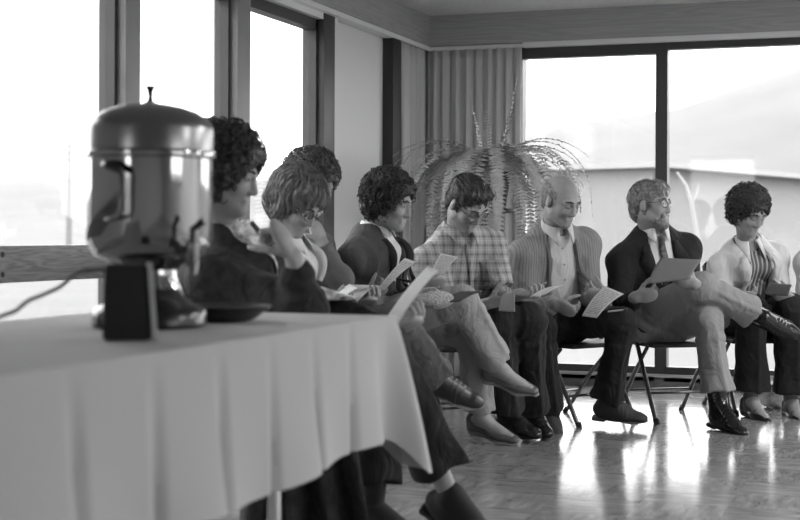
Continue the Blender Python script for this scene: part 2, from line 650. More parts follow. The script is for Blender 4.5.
# window wall on the left: posts cut it into tall panes, with a board across them at sill height
p1a, p1b = yl(108, -3.11), yl(140, -3.03)
p2a, p2b = yl(222, -3.11), yl(250, -3.03)
p3a, p3b = yl(310, -3.11), yl(331, -3.05)
yw0, yw1 = yl(388, -3.04), yl(399, -3.02)
w = MB()
w.box((WX - 0.14, p3b - 0.01, 0), (WX, BY + 0.14, CEIL))
w.box((WX - 0.14, NY, 0), (WX, p1a - 2.25, CEIL))
w.box((WX - 0.14, p1a - 2.3, 2.18), (WX, p3b, CEIL))
w.box((WX - 0.14, p1a - 2.3, -0.05), (WX, p3b, 0.10))
S(w.build('wall_left', M_wall, smooth=False))
posts = [(p1a, p1b), (p2a, p2b), (p3a, p3b)]
step = p2a - p1a
y = p1a - 2.3
posts.append((y, y + 0.11))
for n, (a, b) in enumerate(sorted(posts)):
    S(MB().box((-3.16, a, 0.0), (-3.03, b, 2.18), bev=0.004).build('trim_%d' % (n + 1), M_post if b < p3a else M_frame))
ed = sorted(posts)
for n, ((a0, a1), (b0, b1)) in enumerate(zip(ed[:-1], ed[1:])):
    wd = empty('window_%d' % (n + 1), (0, 0, 0)); S(wd)
    f = MB()
    f.box((-3.14, a1, 2.068), (-3.07, b0, 2.18))
    f.box((-3.14, a1, 0.80), (-3.07, b0, 0.898))
    f.box((-3.14, a1, 0.08), (-3.07, b0, 0.16))
    f.box((-3.14, b0 - 0.022, 0.1), (-3.07, b0, 2.18))
    f.box((-3.14, a1, 0.1), (-3.07, a1 + 0.012, 2.14))
    f.build('window_frame', M_frame, wd, smooth=False)
    solid = p1a - .1 < a0 < p3a       # two bays by the corner: panels added to darken the floor's reflection
    MB().box((-3.116, a1, 0.84 if solid else 0.12), (-3.110, b0, 2.10)).build('pane', M_glass, wd, smooth=False)
    if solid:
        MB().box((-3.13, a1, 0.1), (-3.09, b0, 0.82)).build('added_dark_panel', M_frame, wd, smooth=False)
bd = MB().box((-3.03, -1.2, 0.777), (-2.975, p3a, 0.908), bev=0.004).build('trim_40', M_sillwood, smooth=True); S(bd)
yb = yl(4, -2.97)
for dz in (0.03, 0.1):
    MB().lathe([(0, 0.004), (0.009, 0.003), (0.011, 0), (0.011, -0.01)], 12,
               M=Matrix.Translation((-2.975, yb, 0.777 + dz)) @ Matrix.Rotation(math.pi / 2, 4, 'Y')).build('bolt', mat('black_iron', 30, 0.5), bd)
# dark upright beside the curtain
S(MB().box((-3.08, yw0, 0), (-3.01, yw1, 2.18), bev=0.003).build('trim_41', mat('very_dark_wood', 52, 0.6)))
# deep header beams with two light strips under them
bm_ = MB().box((WX - 0.02, NY, 2.185), (-2.985, BY, CEIL)); S(bm_.build('trim_42', M_beam, smooth=False))
S(MB().box((-3.07, NY, 2.158), (-2.997, BY, 2.185)).box((-3.07, NY, 2.125), (-3.035, p3b + 0.05, 2.158)).build('trim_43', M_trim, smooth=False))
S(MB().box((-2.985, BY - 0.095, 2.185), (RX, BY + 0.02, CEIL)).build('trim_44', M_beamx, smooth=False))
S(MB().box((-2.36, BY - 0.085, 2.155), (RX, BY - 0.02, 2.185)).build('trim_45', M_trim, smooth=False))

# end wall: floor-to-ceiling windows behind the chairs
w = MB()
w.box((-3.08, BY, 0), (-2.385, BY + 0.14, CEIL))
w.box((4.6, BY, 0), (RX, BY + 0.14, CEIL))
w.box((-2.385, BY, 2.155), (4.6, BY + 0.14, CEIL))
w.box((-2.385, BY, -0.05), (4.6, BY + 0.14, 0.045))
S(w.build('wall_back', M_wall, smooth=False))
xs = [xb(520, BY - .02), xb(655, BY - .02), 0.15, 1.75, 3.35, 4.6]
M_dark = mat('dark_metal_frame', 62, 0.4)
for n, (a, b) in enumerate(zip(xs[:-1], xs[1:])):
    wd = empty('window_%d' % (n + 20), (0, 0, 0)); S(wd)
    f = MB()
    a1 = a + (0.0 if n == 0 else 0.062)
    f.box((a, BY - 0.02, 0.045), (a1 + 0.012, BY + 0.07, 2.16))
    f.box((a1, BY - 0.015, 2.088 if n == 0 else 2.112), (b, BY + 0.06, 2.16))
    f.box((a1, BY - 0.02, 0.09), (b, BY + 0.06, 0.135))
    f.box((a1, BY - 0.03, 0.045), (b, BY + 0.06, 0.075))
    f.build('window_frame', M_dark, wd, smooth=False)
    MB().box((a1, BY + 0.012, 0.1), (b, BY + 0.018, 2.14)).build('pane', M_glass, wd, smooth=False)
S(MB().box((-2.385, BY - 0.05, 0.072), (4.6, BY - 0.0, 0.09)).build('trim_46', mat('pale_sill', 190, 0.4), smooth=False))
S(MB().box((-3.08, BY - 0.03, 0), (RX, BY, 0.07)).build('baseboard_back', mat('grey_baseboard', 120, 0.5), smooth=False))
# the rest of the hall, behind and beside the photographer
w = MB()
w.box((RX, NY, 0), (RX + 0.14, 0.0, CEIL)); w.box((RX, 2.6, 0), (RX + 0.14, BY + 0.14, CEIL))
w.box((RX, 0.0, 0), (RX + 0.14, 2.6, 0.85)); w.box((RX, 0.0, 2.1), (RX + 0.14, 2.6, CEIL))
S(w.build('wall_right', M_wall, smooth=False))
wd = empty('window_31', (0, 0, 0)); S(wd)
MB().box((RX + .02, 1.26, 0.85), (RX + .1, 1.34, 2.1)).box((RX + .02, 0, 0.85), (RX + .1, 2.6, 0.92)).build('window_frame', M_frame, wd, smooth=False)
MB().box((RX + .064, 0, 0.85), (RX + .07, 2.6, 2.1)).build('pane', M_glass, wd, smooth=False)
w = MB()
w.box((-3.22, NY - 0.14, 0), (-3.0, NY, CEIL)); w.box((-2.1, NY - 0.14, 0), (RX, NY, CEIL))
w.box((-3.0, NY - 0.14, 0), (-2.1, NY, 0.2)); w.box((-3.0, NY - 0.14, 2.1), (-2.1, NY, CEIL))
S(w.build('wall_front', M_wall, smooth=False))
wd = empty('window_30', (0, 0, 0)); S(wd)
MB().box((-3.0, NY - 0.1, 0.2), (-2.1, NY - 0.02, 0.27)).box((-3.0, NY - 0.1, 2.03), (-2.1, NY - 0.02, 2.1)).build('window_frame', M_frame, wd, smooth=False)
MB().box((-3.0, NY - 0.07, 0.2), (-2.1, NY - 0.064, 2.1)).build('pane', M_glass, wd, smooth=False)

# curtains
def curtain(p0, p1, nrm_, z0, z1, waves, amp, label):
    p0, p1, nrm_ = np.array(p0), np.array(p1), np.array(nrm_)
    L = np.linalg.norm(p1 - p0)
    ni, nj = waves * 10 + 1, 24
    P = np.zeros((ni, nj, 3))
    for i in range(ni):
        t = i / (ni - 1)
        ph = 2 * math.pi * waves * t + 0.5 * math.sin(9 * t)
        for j in range(nj):
            v = j / (nj - 1)
            a = amp * (0.7 + 0.5 * v) * (math.sin(ph + 0.35 * math.sin(4 * v + 7 * t)) + 0.3 * math.sin(2.3 * ph + 1))
            q = p0 + (p1 - p0) * t + nrm_ * a
            P[i, j] = (q[0], q[1], z1 + (z0 - z1) * v)
    root = empty('curtain', (p0[0], p0[1], z0))
    inv = root.matrix_world.inverted()
    m = MB().grid(P)
    m.build('drape', mat('curtain_cloth', 196, 0.95, bump=0.15, bscale=300), root, inv=inv, solid=0.004)
    e = p0 + (p1 - p0)
    MB().box((min(p0[0], e[0]) - 0.01, min(p0[1], e[1]) - 0.012, z1 - 0.005), (max(p0[0], e[0]) + 0.01, max(p0[1], e[1]) + 0.012, z1 + 0.018)).build('curtain_track', M_trim, root, inv=inv, smooth=False)
    tag(root, label, 'curtain', 'curtains in the corner')
    return root
curtain((-3.03, yl(399, -3.03)), (-3.03, BY - 0.05), (1, 0), 0.03, 2.163, 5, 0.024, 'narrow pleated curtain on the side wall beside the dark upright')
curtain((-3.01, BY - 0.045), (xb(521, BY - .04), BY - 0.045), (0, 1), 0.03, 2.163, 9, 0.014, 'wider pleated curtain on the end wall behind the fern')

# ------------------------------------------------------------------ outside
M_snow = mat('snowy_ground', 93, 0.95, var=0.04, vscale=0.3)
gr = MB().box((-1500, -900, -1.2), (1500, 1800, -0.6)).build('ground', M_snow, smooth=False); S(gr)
def hill(name, pts, depth, h0, m):
    """a long ridge: pts are places along its crest"""
    nj = 14
    P = np.zeros((len(pts) * 6 - 5, nj, 3))
    xs_ = np.linspace(0, len(pts) - 1, P.shape[0])
    pa = np.array(pts)
    for i, t in enumerate(xs_):
        c = np.array([np.interp(t, range(len(pts)), pa[:, k]) for k in range(3)])
        o = nrm(np.array([c[0], c[1], 0]))
        for j in range(nj):
            v = j / (nj - 1)
            zz = (c[2] + 1) * (math.sin(v * math.pi / 2) ** 1.3) + 1.5 * math.sin(i * 1.7 + j) * v * (1 - v)
            q = c - o * depth * (1 - v)
            P[i, j] = (q[0], q[1], zz - 1)
    m_ = MB().grid(P)
    back = [[P[i, -1], P[i, -1] + np.array([0, 60, -P[i, -1][2] - 1.0])] for i in range(P.shape[0])]
    m_.grid(back)
    return S(m_.build(name, m))
M_hill = mat('hazy_hillside', 101, 1.0, var=0.05, vscale=0.02)  # distance haze is put into the hillside colour
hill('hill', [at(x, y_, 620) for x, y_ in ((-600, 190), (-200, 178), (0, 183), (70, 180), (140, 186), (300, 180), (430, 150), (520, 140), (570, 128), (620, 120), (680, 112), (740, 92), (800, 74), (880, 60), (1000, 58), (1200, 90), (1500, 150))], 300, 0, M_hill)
# long low building, haze put into its siding colour
b0, b1 = at(652, 170, 33), at(900, 186, 46)
root = empty('building', (b0[0], b0[1], -0.6)); inv = root.matrix_world.inverted()
d = nrm(b1 - b0); d[2] = 0; d = nrm(d); bk = np.array([-d[1], d[0], 0])
Mb = Matrix(((d[0], bk[0], 0, b0[0]), (d[1], bk[1], 0, b0[1]), (0, 0, 1, 0), (0, 0, 0, 1)))
zr = at(650, 169, 33.5)[2]
MB().box((0, 0, -0.6), (17, 4, zr), M=Mb).build('wall', mat('hazy_siding', 127, 0.9), root, inv=inv, smooth=False)
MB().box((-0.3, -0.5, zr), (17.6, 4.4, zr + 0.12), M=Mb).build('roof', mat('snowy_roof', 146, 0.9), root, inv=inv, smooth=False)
wmb = MB()
tag(root, 'long low pale building with a flat snowy roof seen through the tall window', 'building')
# telephone pole, haze put into its grey
pb = at(69, 243, 55)
root = empty('telephone_pole', (pb[0], pb[1], -0.6)); inv = root.matrix_world.inverted()
pt = at(69, 143, 55)
M_pole = mat('hazy_pole', 112, 0.9)
MB().tube([(pb[0], pb[1], -0.6), (pb[0], pb[1], pt[2])], [0.13, 0.09], 10).build('pole', M_pole, root, inv=inv)
for py_ in (146, 153, 160):
    a, b_ = at(63, py_, 55), at(76, py_, 55)
    MB().tube([a, b_], 0.055, 6).build('crossarm', M_pole, root, inv=inv)
tag(root, 'slim telephone pole with three crossarms outside the window', 'pole')
# bare tree, its bark colour paled to stand for haze
tb = at(700, 252, 22)
root = empty('bare_tree', (tb[0], tb[1], -0.6)); inv = root.matrix_world.inverted()
M_bark = mat('hazy_bark', 143, 0.9)
def br(*p):
    return [at(x, y_, 22) for x, y_ in p]
MB().tube([(tb[0], tb[1], -0.6)] + br((698, 240), (692, 205), (686, 185), (677, 172)), [0.05, 0.042, 0.034, 0.026, 0.016], 8).build('trunk', M_bark, root, inv=inv)
MB().tube(br((692, 205), (697, 194), (699, 184)), [0.014, 0.010, 0.006], 6).build('branch', M_bark, root, inv=inv)
tag(root, 'thin pale bare tree leaning outside the tall window', 'tree')

# ------------------------------------------------------------------ table with cloth
TX1, TX0, TY1, TY0, TZ = -1.235, -1.995, 3.457, 1.02, 0.74
root = empty('folding_table', ((TX0 + TX1) / 2, (TY0 + TY1) / 2, 0)); inv = root.matrix_world.inverted()
MB().box((TX0 + .01, TY0 + .01, TZ - .03), (TX1 - .01, TY1 - .01, TZ - 0.004), bev=0.004).build('tabletop', mat('table_board', 90, 0.5), root, inv=inv)
M_steel = mat('bare_steel', 190, 0.25, metal=1.0)
for yy in (TY1 - 0.56, TY0 + 0.32):
    for xx in (TX0 + 0.08, TX1 - 0.08):
        MB().tube([(xx, yy, TZ - .03), (xx, yy, 0.0)], 0.014, 10).build('leg', M_steel, root, inv=inv)
    MB().tube([(TX0 + .08, yy, 0.16), (TX1 - .08, yy, 0.16)], 0.010, 8).build('crossbar', M_steel, root, inv=inv)
tag(root, 'long folding table under a white cloth', 'table')

def tablecloth():
    drop = 0.305
    per = []
    R = 0.012
    W, L = TX1 - TX0, TY1 - TY0
    def addline(a, b, n_, nv):
        for i in range(n_):
            t = i / n_
            per.append((a[0] + (b[0] - a[0]) * t, a[1] + (b[1] - a[1]) * t, nv[0], nv[1], 0.0))
    def addcorner(c, a0, n_):
        for i in range(n_):
            q = a0 + math.pi / 2 * i / n_
            per.append((c[0] + R * math.cos(q), c[1] + R * math.sin(q), math.cos(q), math.sin(q), math.sin(math.pi * i / n_)))
    addline((TX1, TY0 + R), (TX1, TY1 - R), 200, (1, 0))
    addcorner((TX1 - R, TY1 - R), 0, 30)
    addline((TX1 - R, TY1), (TX0 + R, TY1), 70, (0, 1))
    addcorner((TX0 + R, TY1 - R), math.pi / 2, 30)
    addline((TX0, TY1 - R), (TX0, TY0 + R), 120, (-1, 0))
    addcorner((TX0 + R, TY0 + R), math.pi, 30)
    addline((TX0 + R, TY0), (TX1 - R, TY0), 60, (0, -1))
    addcorner((TX1 - R, TY0 + R), 1.5 * math.pi, 30)
    per_ = np.array(per); n_ = len(per_)
    # arc-length and nearness to a corner
    d_ = np.linalg.norm(np.roll(per_[:, :2], -1, 0) - per_[:, :2], axis=1)
    s = np.concatenate([[0], np.cumsum(d_)[:-1]])
    corners = np.array([(TX1, TY1), (TX0, TY1), (TX0, TY0), (TX1, TY0)])
    nj = 26
    P = np.zeros((n_ + 1, nj, 3))
    for i in range(n_):
        x, y, nx, ny, cw = per_[i]
        dc = np.min(np.linalg.norm(corners - (x, y), axis=1))
        # cloth corners hang lower and stand out; next to them the cloth folds back in
        cone = math.exp(-(dc / 0.045) ** 2)
        tuck = math.exp(-((dc - 0.11) / 0.05) ** 2)
        dr = drop + 0.095 * cone + 0.012 * math.sin(s[i] * 5)
        f = s[i] / 0.235 + 0.12 * math.sin(s[i] * 3.1) + 0.55
        fr = f - math.floor(f)
        crease = math.exp(-((fr - 0.5) / 0.055) ** 2)
        soft = math.sin(2 * math.pi * f * 0.5 + 1.0)
        for j in range(nj):
            v = j / (nj - 1)
            out = 0.004 + v * (0.022 + 0.014 * soft * v) - crease * 0.016 * min(1, v * 3 + 0.1) * (1 - cone) + cone * 0.085 * v ** 0.9 - tuck * 0.03 * v
            out = max(out, 0.004)
            z = TZ + 0.002 - dr * v + (0.004 if v == 0 else 0)
            P[i, j] = (x + nx * out, y + ny * out, z)
    P[n_] = P[0]
    # the top: rings shrinking to the middle line
    cx, cy = (TX0 + TX1) / 2, (TY0 + TY1) / 2
    top = np.zeros((n_ + 1, 10, 3))
    for i in range(n_ + 1):
        e = P[i, 0]
        c = np.array([cx, min(max(e[1], TY0 + W / 2), TY1 - W / 2), TZ + 0.004])
        for j in range(10):
            t = j / 9
            q = c * (1 - t) + e * t
            q[2] = TZ + 0.004 + 0.0012 * math.sin(q[0] * 17 + q[1] * 3) * (1 - t)
            top[i, j] = q
    full = np.concatenate([top[:, :-1], P], 1)
    m = MB().grid(full)
    bmesh.ops.remove_doubles(m.bm, verts=m.bm.verts, dist=0.0004)
    o = m.build('tablecloth', mat('white_tablecloth', 176, 0.9, bump=0.08, bscale=220))
    tag(o, 'white cloth with creases draped over the long table', 'tablecloth')
    return o
tablecloth()
TT = TZ + 0.006

# ------------------------------------------------------------------ coffee urn
uc = at(149.5, 318, 3.2)
ux, uy = uc[0], uc[1]
root = empty('coffee_urn', (ux, uy, TT)); inv = root.matrix_world.inverted()
M_chrome = mat('polished_chrome', 150, 0.07, metal=1.0)
M_chromed = mat('dull_chrome', 132, 0.28, metal=1.0)
M_black = mat('black_plastic', 26, 0.25)
U = (ux, uy, TT)
MB().lathe([(0, 0.0), (0.118, 0.0), (0.126, 0.006), (0.126, 0.03), (0.118, 0.042), (0.095, 0.052), (0.078, 0.066), (0.07, 0.085)], 48, U).build('base', M_black, root, inv=inv)
MB().lathe([(0.072, 0.08), (0.063, 0.10), (0.062, 0.125), (0.075, 0.138), (0.098, 0.147), (0.122, 0.16), (0.134, 0.178), (0.138, 0.20), (0.138, 0.378)], 64, U).build('body', M_chrome, root, inv=inv)
MB().lathe([(0.138, 0.368), (0.143, 0.371), (0.144, 0.377), (0.143, 0.383), (0.139, 0.386)], 64, U).build('rim', M_chrome, root, inv=inv)
MB().lathe([(0.139, 0.384), (0.139, 0.432), (0.136, 0.444), (0.126, 0.458), (0.105, 0.472), (0.075, 0.483), (0.04, 0.490), (0.018, 0.492), (0, 0.492)], 64, U).build('lid', M_chromed, root, inv=inv)
kn = MB().lathe([(0.012, 0.490), (0.008, 0.496), (0.006, 0.506), (0.008, 0.52), (0.012, 0.529), (0.010, 0.532), (0, 0.533)], 20, U)
kn.build('knob', M_black, root, inv=inv)
MB().lathe([(0.016, 0.489), (0.016, 0.494), (0.012, 0.497)], 20, U).build('knob_collar', M_chrome, root, inv=inv)
def ring(az, r, z):
    v = np.array(cam2room(math.sin(az), -math.cos(az)))
    return np.array([ux + v[0] * r, uy + v[1] * r, TT + z])
for az in (math.radians(-14), math.radians(166)):
    a = az
    pts = [ring(a - .22, .136, .352), ring(a - .2, .160, .352), ring(a - .1, .174, .348), ring(a + .06, .178, .338), ring(a + .09, .178, .325), ring(a + .09, .178, .25), ring(a + .05, .176, .238), ring(a - .1, .168, .234), ring(a - .2, .158, .234), ring(a - .22, .136, .234)]
    h = MB().tube(pts, [.010, .010, .010, .009, .006, .004, .004, .004, .004, .004], 10)
    h.build('handle', M_black, root, inv=inv)
sp = math.radians(38)
s_ = MB().tube([ring(sp, .13, .172), ring(sp, .165, .172), ring(sp, .19, .168)], [0.012, 0.012, 0.016], 12)
s_.tube([ring(sp, .188, .185), ring(sp, .188, .14), ring(sp, .19, .118)], [0.015, 0.014, 0.008], 12)
spg = s_.build('spigot', M_chrome, root, inv=inv)
MB().tube([ring(sp, .188, .184), ring(sp, .188, .214), ring(sp + .1, .2, .232)], [0.007, 0.007, 0.009], 10).build('spigot_lever', M_black, spg)
lv = bpy.data.objects['spigot_lever']
lv.data.transform(inv)
MB().lathe([(0.0, 0.0), (0.011, 0.0), (0.013, 0.006), (0.009, 0.012), (0, 0.013)], 14,
           M=Matrix.Translation(ring(math.radians(38), .068, .1)) @ Matrix.Rotation(-math.pi / 2, 4, 'X')).build('pilot_lamp', M_chrome, root, inv=inv)
# power cord
c0 = ring(math.radians(-80), .065, .105)
cpts = [c0, at(110, 270, 3.22), at(92, 270, 3.2), at(78, 272, 3.17), at(66, 282, 3.1), at(58, 288, 3.05), at(40, 296, 2.95), at(28, 301, 2.9), at(16, 311, 2.85)]
cpts = [np.array(p) for p in cpts]
for p in cpts: p[2] = max(p[2], TT + 0.006)
cs = []
for i in range(len(cpts) - 1):
    p0_, p1_, p2_, p3_ = cpts[max(i - 1, 0)], cpts[i], cpts[i + 1], cpts[min(i + 2, len(cpts) - 1)]
    for k in range(6):
        t = k / 6
        cs.append(0.5 * ((2 * p1_) + (-p0_ + p2_) * t + (2 * p0_ - 5 * p1_ + 4 * p2_ - p3_) * t * t + (-p0_ + 3 * p1_ - 3 * p2_ + p3_) * t ** 3))
cs.append(cpts[-1])
endp = np.array([TX0 - 0.0, cpts[-1][1] - 0.2, TT + 0.006])
cs += [np.array([cs[-1][0] - .12, cs[-1][1] - .04, TT + .006]), np.array([TX0 - 0.03, cs[-1][1] - .08, TT + .004]), np.array([TX0 - .06, cs[-1][1] - .1, TT - .14]), np.array([TX0 - .075, cs[-1][1] - .11, TT - .6])]
MB().tube(cs, 0.0045, 8).build('power_cord', mat('grey_cord', 70, 0.6), root, inv=inv)
MB().tube([c0, c0 + 0.5 * (cpts[1] - c0), cpts[1] + 0.3 * (cpts[2] - cpts[1])], [0.012, 0.011, 0.008], 10).build('plug', M_black, root, inv=inv)
tag(root, 'large chrome coffee urn with a black foot and domed lid', 'coffee urn')

# small black box standing in front of the urn
bx = at(127, 345, 2.8)
fr = nrm(np.array([*cam2room(0.25, -1), 0]))
sd = np.array([-fr[1], fr[0], 0]); 
root = empty('black_box', (bx[0], bx[1], TT)); inv = root.matrix_world.inverted()
Mx = Matrix(((sd[0], -fr[0], 0, bx[0]), (sd[1], -fr[1], 0, bx[1]), (0, 0, 1, TT), (0, 0, 0, 1)))
m = MB()
lo = [(-.046, -.03), (.046, -.03), (.046, .03), (-.046, .03)]; hi = [(-.043, -.028), (.036, -.028), (.036, .028), (-.043, .028)]
vb = [m.bm.verts.new((x, y_, 0)) for x, y_ in lo]; vt = [m.bm.verts.new((x, y_, 0.146)) for x, y_ in hi]
m.bm.faces.new(vb[::-1]); m.bm.faces.new(vt)
for i in range(4): m.bm.faces.new((vb[i], vb[(i + 1) % 4], vt[(i + 1) % 4], vt[i]))
bmesh.ops.bevel(m.bm, geom=list(m.bm.edges), offset=0.004, segments=2, affect='EDGES')
bmesh.ops.transform(m.bm, matrix=Mx, verts=m.bm.verts)
m.build('case', mat('black_case', 22, 0.8), root, inv=inv)
m = MB()
s4 = [(.047, -.034), (.057, -.034), (.057, .0), (.047, .0)]; t4 = [(.036, -.029), (.046, -.029), (.046, .0), (.036, .0)]
vb = [m.bm.verts.new((x, y_, 0)) for x, y_ in s4]; vt = [m.bm.verts.new((x, y_, 0.149)) for x, y_ in t4]
m.bm.faces.new(vb[::-1]); m.bm.faces.new(vt)
for i in range(4): m.bm.faces.new((vb[i], vb[(i + 1) % 4], vt[(i + 1) % 4], vt[i]))
bmesh.ops.transform(m.bm, matrix=Mx, verts=m.bm.verts)
m.build('edge_strip', mat('pale_plastic_strip', 175, 0.4), root, inv=inv, smooth=False)
tag(root, 'small black upright box with a pale strip down one edge in front of the urn', 'box')
# dark dish behind the urn
dc = at(222, 316, 3.42)
root = None
o = MB().lathe([(0, 0.0), (0.06, 0.0), (0.075, 0.004), (0.11, 0.028), (0.118, 0.036), (0.114, 0.037), (0.07, 0.012), (0, 0.010)], 40).build('dish', mat('dark_glazed_dish', 40, 0.3))
o.location = (dc[0], dc[1], TT)
tag(o, 'dark shallow dish on the white cloth beside the urn', 'dish')

# ------------------------------------------------------------------ fern on a stand
fc = at(490, 168, 8.55)
fx_, fy_, fz = fc
root = empty('potted_fern', (fx_, fy_, 0)); inv = root.matrix_world.inverted()
M_fern = mat('fern_leaf', 172, 0.55, var=0.12, vscale=12)
M_stem = mat('fern_stem', 112, 0.6)
MB().lathe([(0, fz - .24), (0.085, fz - .24), (0.095, fz - .22), (0.125, fz - .04), (0.135, fz - .035), (0.135, fz - 0.01), (0.12, fz - 0.01), (0.115, fz - .03), (0, fz - .03)], 32, (fx_, fy_, 0)).build('pot', mat('dark_clay_pot', 62, 0.7), root, inv=inv)
def frond(az, elev, L, droop, n_=38, wmax=0.042):
    m = MB()
    hd = np.array([math.cos(az), math.sin(az), 0])
    side = np.array([-hd[1], hd[0], 0])
    p = np.array([fx_, fy_, fz - 0.03]) + hd * 0.03
    th = elev
    pts = [p.copy()]; dirs = []
    ds = L / n_
    for i in range(n_):
        d_ = hd * math.cos(th) + np.array([0, 0, 1]) * math.sin(th)
        dirs.append(d_)
        p = p + d_ * ds
        pts.append(p.copy())
        th = max(th - droop * ds * (1.25 - 0.5 * i / n_), -1.5)
    m.tube(pts[::3] + [pts[-1]], list(np.linspace(0.0035, 0.001, len(pts[::3]) + 1)), 5)
    for i in range(4, n_):
        t = i / n_
        w_ = wmax * min(1, (t - 0.03) * 5) * (1 - t ** 3) ** 0.8 + 0.004
        d_ = dirs[i]
        up = np.cross(side, d_) * -1
        if up[2] < 0: up = -up
        for sg in (-1, 1):
            o_ = nrm(side * sg * 0.95 + d_ * 0.25 + up * rng.uniform(-.25, .2))
            ww = w_ * rng.uniform(.88, 1.08)
            hw = ds * 0.34
            a = pts[i]
            v = [m.bm.verts.new(q) for q in (a - d_ * hw * .6, a + o_ * ww * .45 - d_ * hw, a + o_ * ww, a + o_ * ww * .45 + d_ * hw, a + d_ * hw * .6)]
            m.bm.faces.new(v)
    return m.build('frond', M_fern, root, inv=inv, smooth=False)
nf = 92
for i in range(nf):
    az = 2 * math.pi * (i * 0.381966) + rng.uniform(-.2, .2)
    u = rng.uniform()
    frond(az, rng.uniform(0.35, 1.3), rng.uniform(0.62, 1.0), rng.uniform(2.9, 4.6), 38, rng.uniform(.042, .055))
for az, L, el, dr in ((cam2room(-.6, .2), .44, 1.42, .2), (cam2room(-.1, -.2), .38, 1.55, .3), (cam2room(.9, -.2), .62, 1.30, -.15), (cam2room(.6, .5), .5, 1.22, .1)):
    frond(math.atan2(az[1], az[0]), el, L, dr, 22, 0.034)
tag(root, 'big drooping fern in the corner in front of the curtain', 'plant')
root = empty('plant_stand', (fx_, fy_, 0)); inv = root.matrix_world.inverted()
zt = fz - .24
M_st = mat_wood('stand_wood', 70, 90, 2.0, 'Z', 0.5)
MB().lathe([(0, zt - .025), (0.15, zt - .025), (0.155, zt - .015), (0.15, zt), (0, zt)], 32, (fx_, fy_, 0)).build('top', M_st, root, inv=inv)
for k in range(3):
    q = k * 2.094 + .4
    MB().tube([(fx_ + .06 * math.cos(q), fy_ + .06 * math.sin(q), zt - .02), (fx_ + .1 * math.cos(q), fy_ + .1 * math.sin(q), .5), (fx_ + .19 * math.cos(q), fy_ + .19 * math.sin(q), 0)], [.018, .017, .014], 10).build('leg', M_st, root, inv=inv)
tag(root, 'tall three-legged wooden stand under the fern', 'plant stand')
# ------------------------------------------------------------------ people
M_skin = mat('skin', 146, 0.55, var=0.04, vscale=30)
UP = np.array([0, 0, 1.0])

def fdir(deg):
    a = math.radians(deg)
    x, y = cam2room(math.sin(a), -math.cos(a))
    return np.array([x, y, 0.0])

def ortho(v, n):
    return nrm(v - n * np.dot(v, n))

def ik(a, b, L1, L2, hint):
    v = b - a
    D = np.linalg.norm(v)
    if D > (L1 + L2) * 0.995:
        k = D / ((L1 + L2) * 0.995)
        L1, L2 = L1 * k, L2 * k
    e = v / D
    x = (L1 * L1 - L2 * L2 + D * D) / (2 * D)
    h = math.sqrt(max(0, L1 * L1 - x * x))
    return a + e * x + ortho(np.asarray(hint, float), e) * h

def wrinkle(amp, freq=1.0, seed=0.0):
    def fn(p):
        x, y, z = p[:, 0] * freq, p[:, 1] * freq, p[:, 2] * freq
        q = np.sin(31 * x + 17 * z + seed + 2.2 * np.sin(13 * y + 9 * z)) + np.sin(27 * y - 23 * z + 2 * seed + 2.0 * np.sin(15 * x + 4)) + 0.6 * np.sin(57 * z + 33 * x - 20 * y + 1.7 * np.sin(22 * y))
        return amp * q / 2.6
    return fn

class Rig:
    pass

def hand(sd, W, d, n, ts, curl, sc, k, spread=0.10):
    d = nrm(d); n = ortho(n, d)
    t = ts * np.cross(d, n)
    R = 0.041 * sc
    sd.cap(W - d * 0.01, W + d * 0.05 * sc, 0.030 * sc, R, k, ax=n, fl=0.5)
    sd.cap(W + d * 0.045 * sc, W + d * 0.075 * sc, R, R * 0.98, k, ax=n, fl=0.36)
    Ls = [0.068, 0.078, 0.072, 0.056]
    for i in range(4):
        o = (1.5 - i) * 0.0205 * sc
        a = (1.5 - i) * spread
        dd = nrm(d * math.cos(a) + t * math.sin(a))
        p = W + d * (0.088 - 0.004 * abs(i - 1.2)) * sc + t * o
        ang = 0.0
        r = 0.0088 * sc
        for j, fr in enumerate((0.46, 0.31, 0.23)):
            ang += curl * (0.8 + 0.08 * i) * (0.8, 1.0, 0.7)[j]
            e = dd * math.cos(ang) + n * math.sin(ang)
            q = p + e * Ls[i] * fr * sc
            sd.cap(p, q, r, r * 0.9, 0.004)
            p, r = q, r * 0.9
    p = W + d * 0.022 * sc + t * 0.026 * sc
    fist = min(1.0, max(0.0, (curl - 1.0) / .5))
    e = nrm(d * 0.62 + t * (0.62 - .35 * fist) + n * (0.45 + .35 * fist))
    r = 0.0125 * sc
    for j, (L, bend) in enumerate(((0.042, 0), (0.034, 0.35), (0.027, 0.35))):
        e = nrm(e * math.cos(bend) + nrm(d * (0.7 - .3 * fist) + n * 0.7 - t * (0.2 + .6 * fist)) * math.sin(bend * (1 + fist)))
        q = p + e * L * sc
        sd.cap(p, q, r, r * 0.86, 0.006)
        p, r = q, r * 0.86

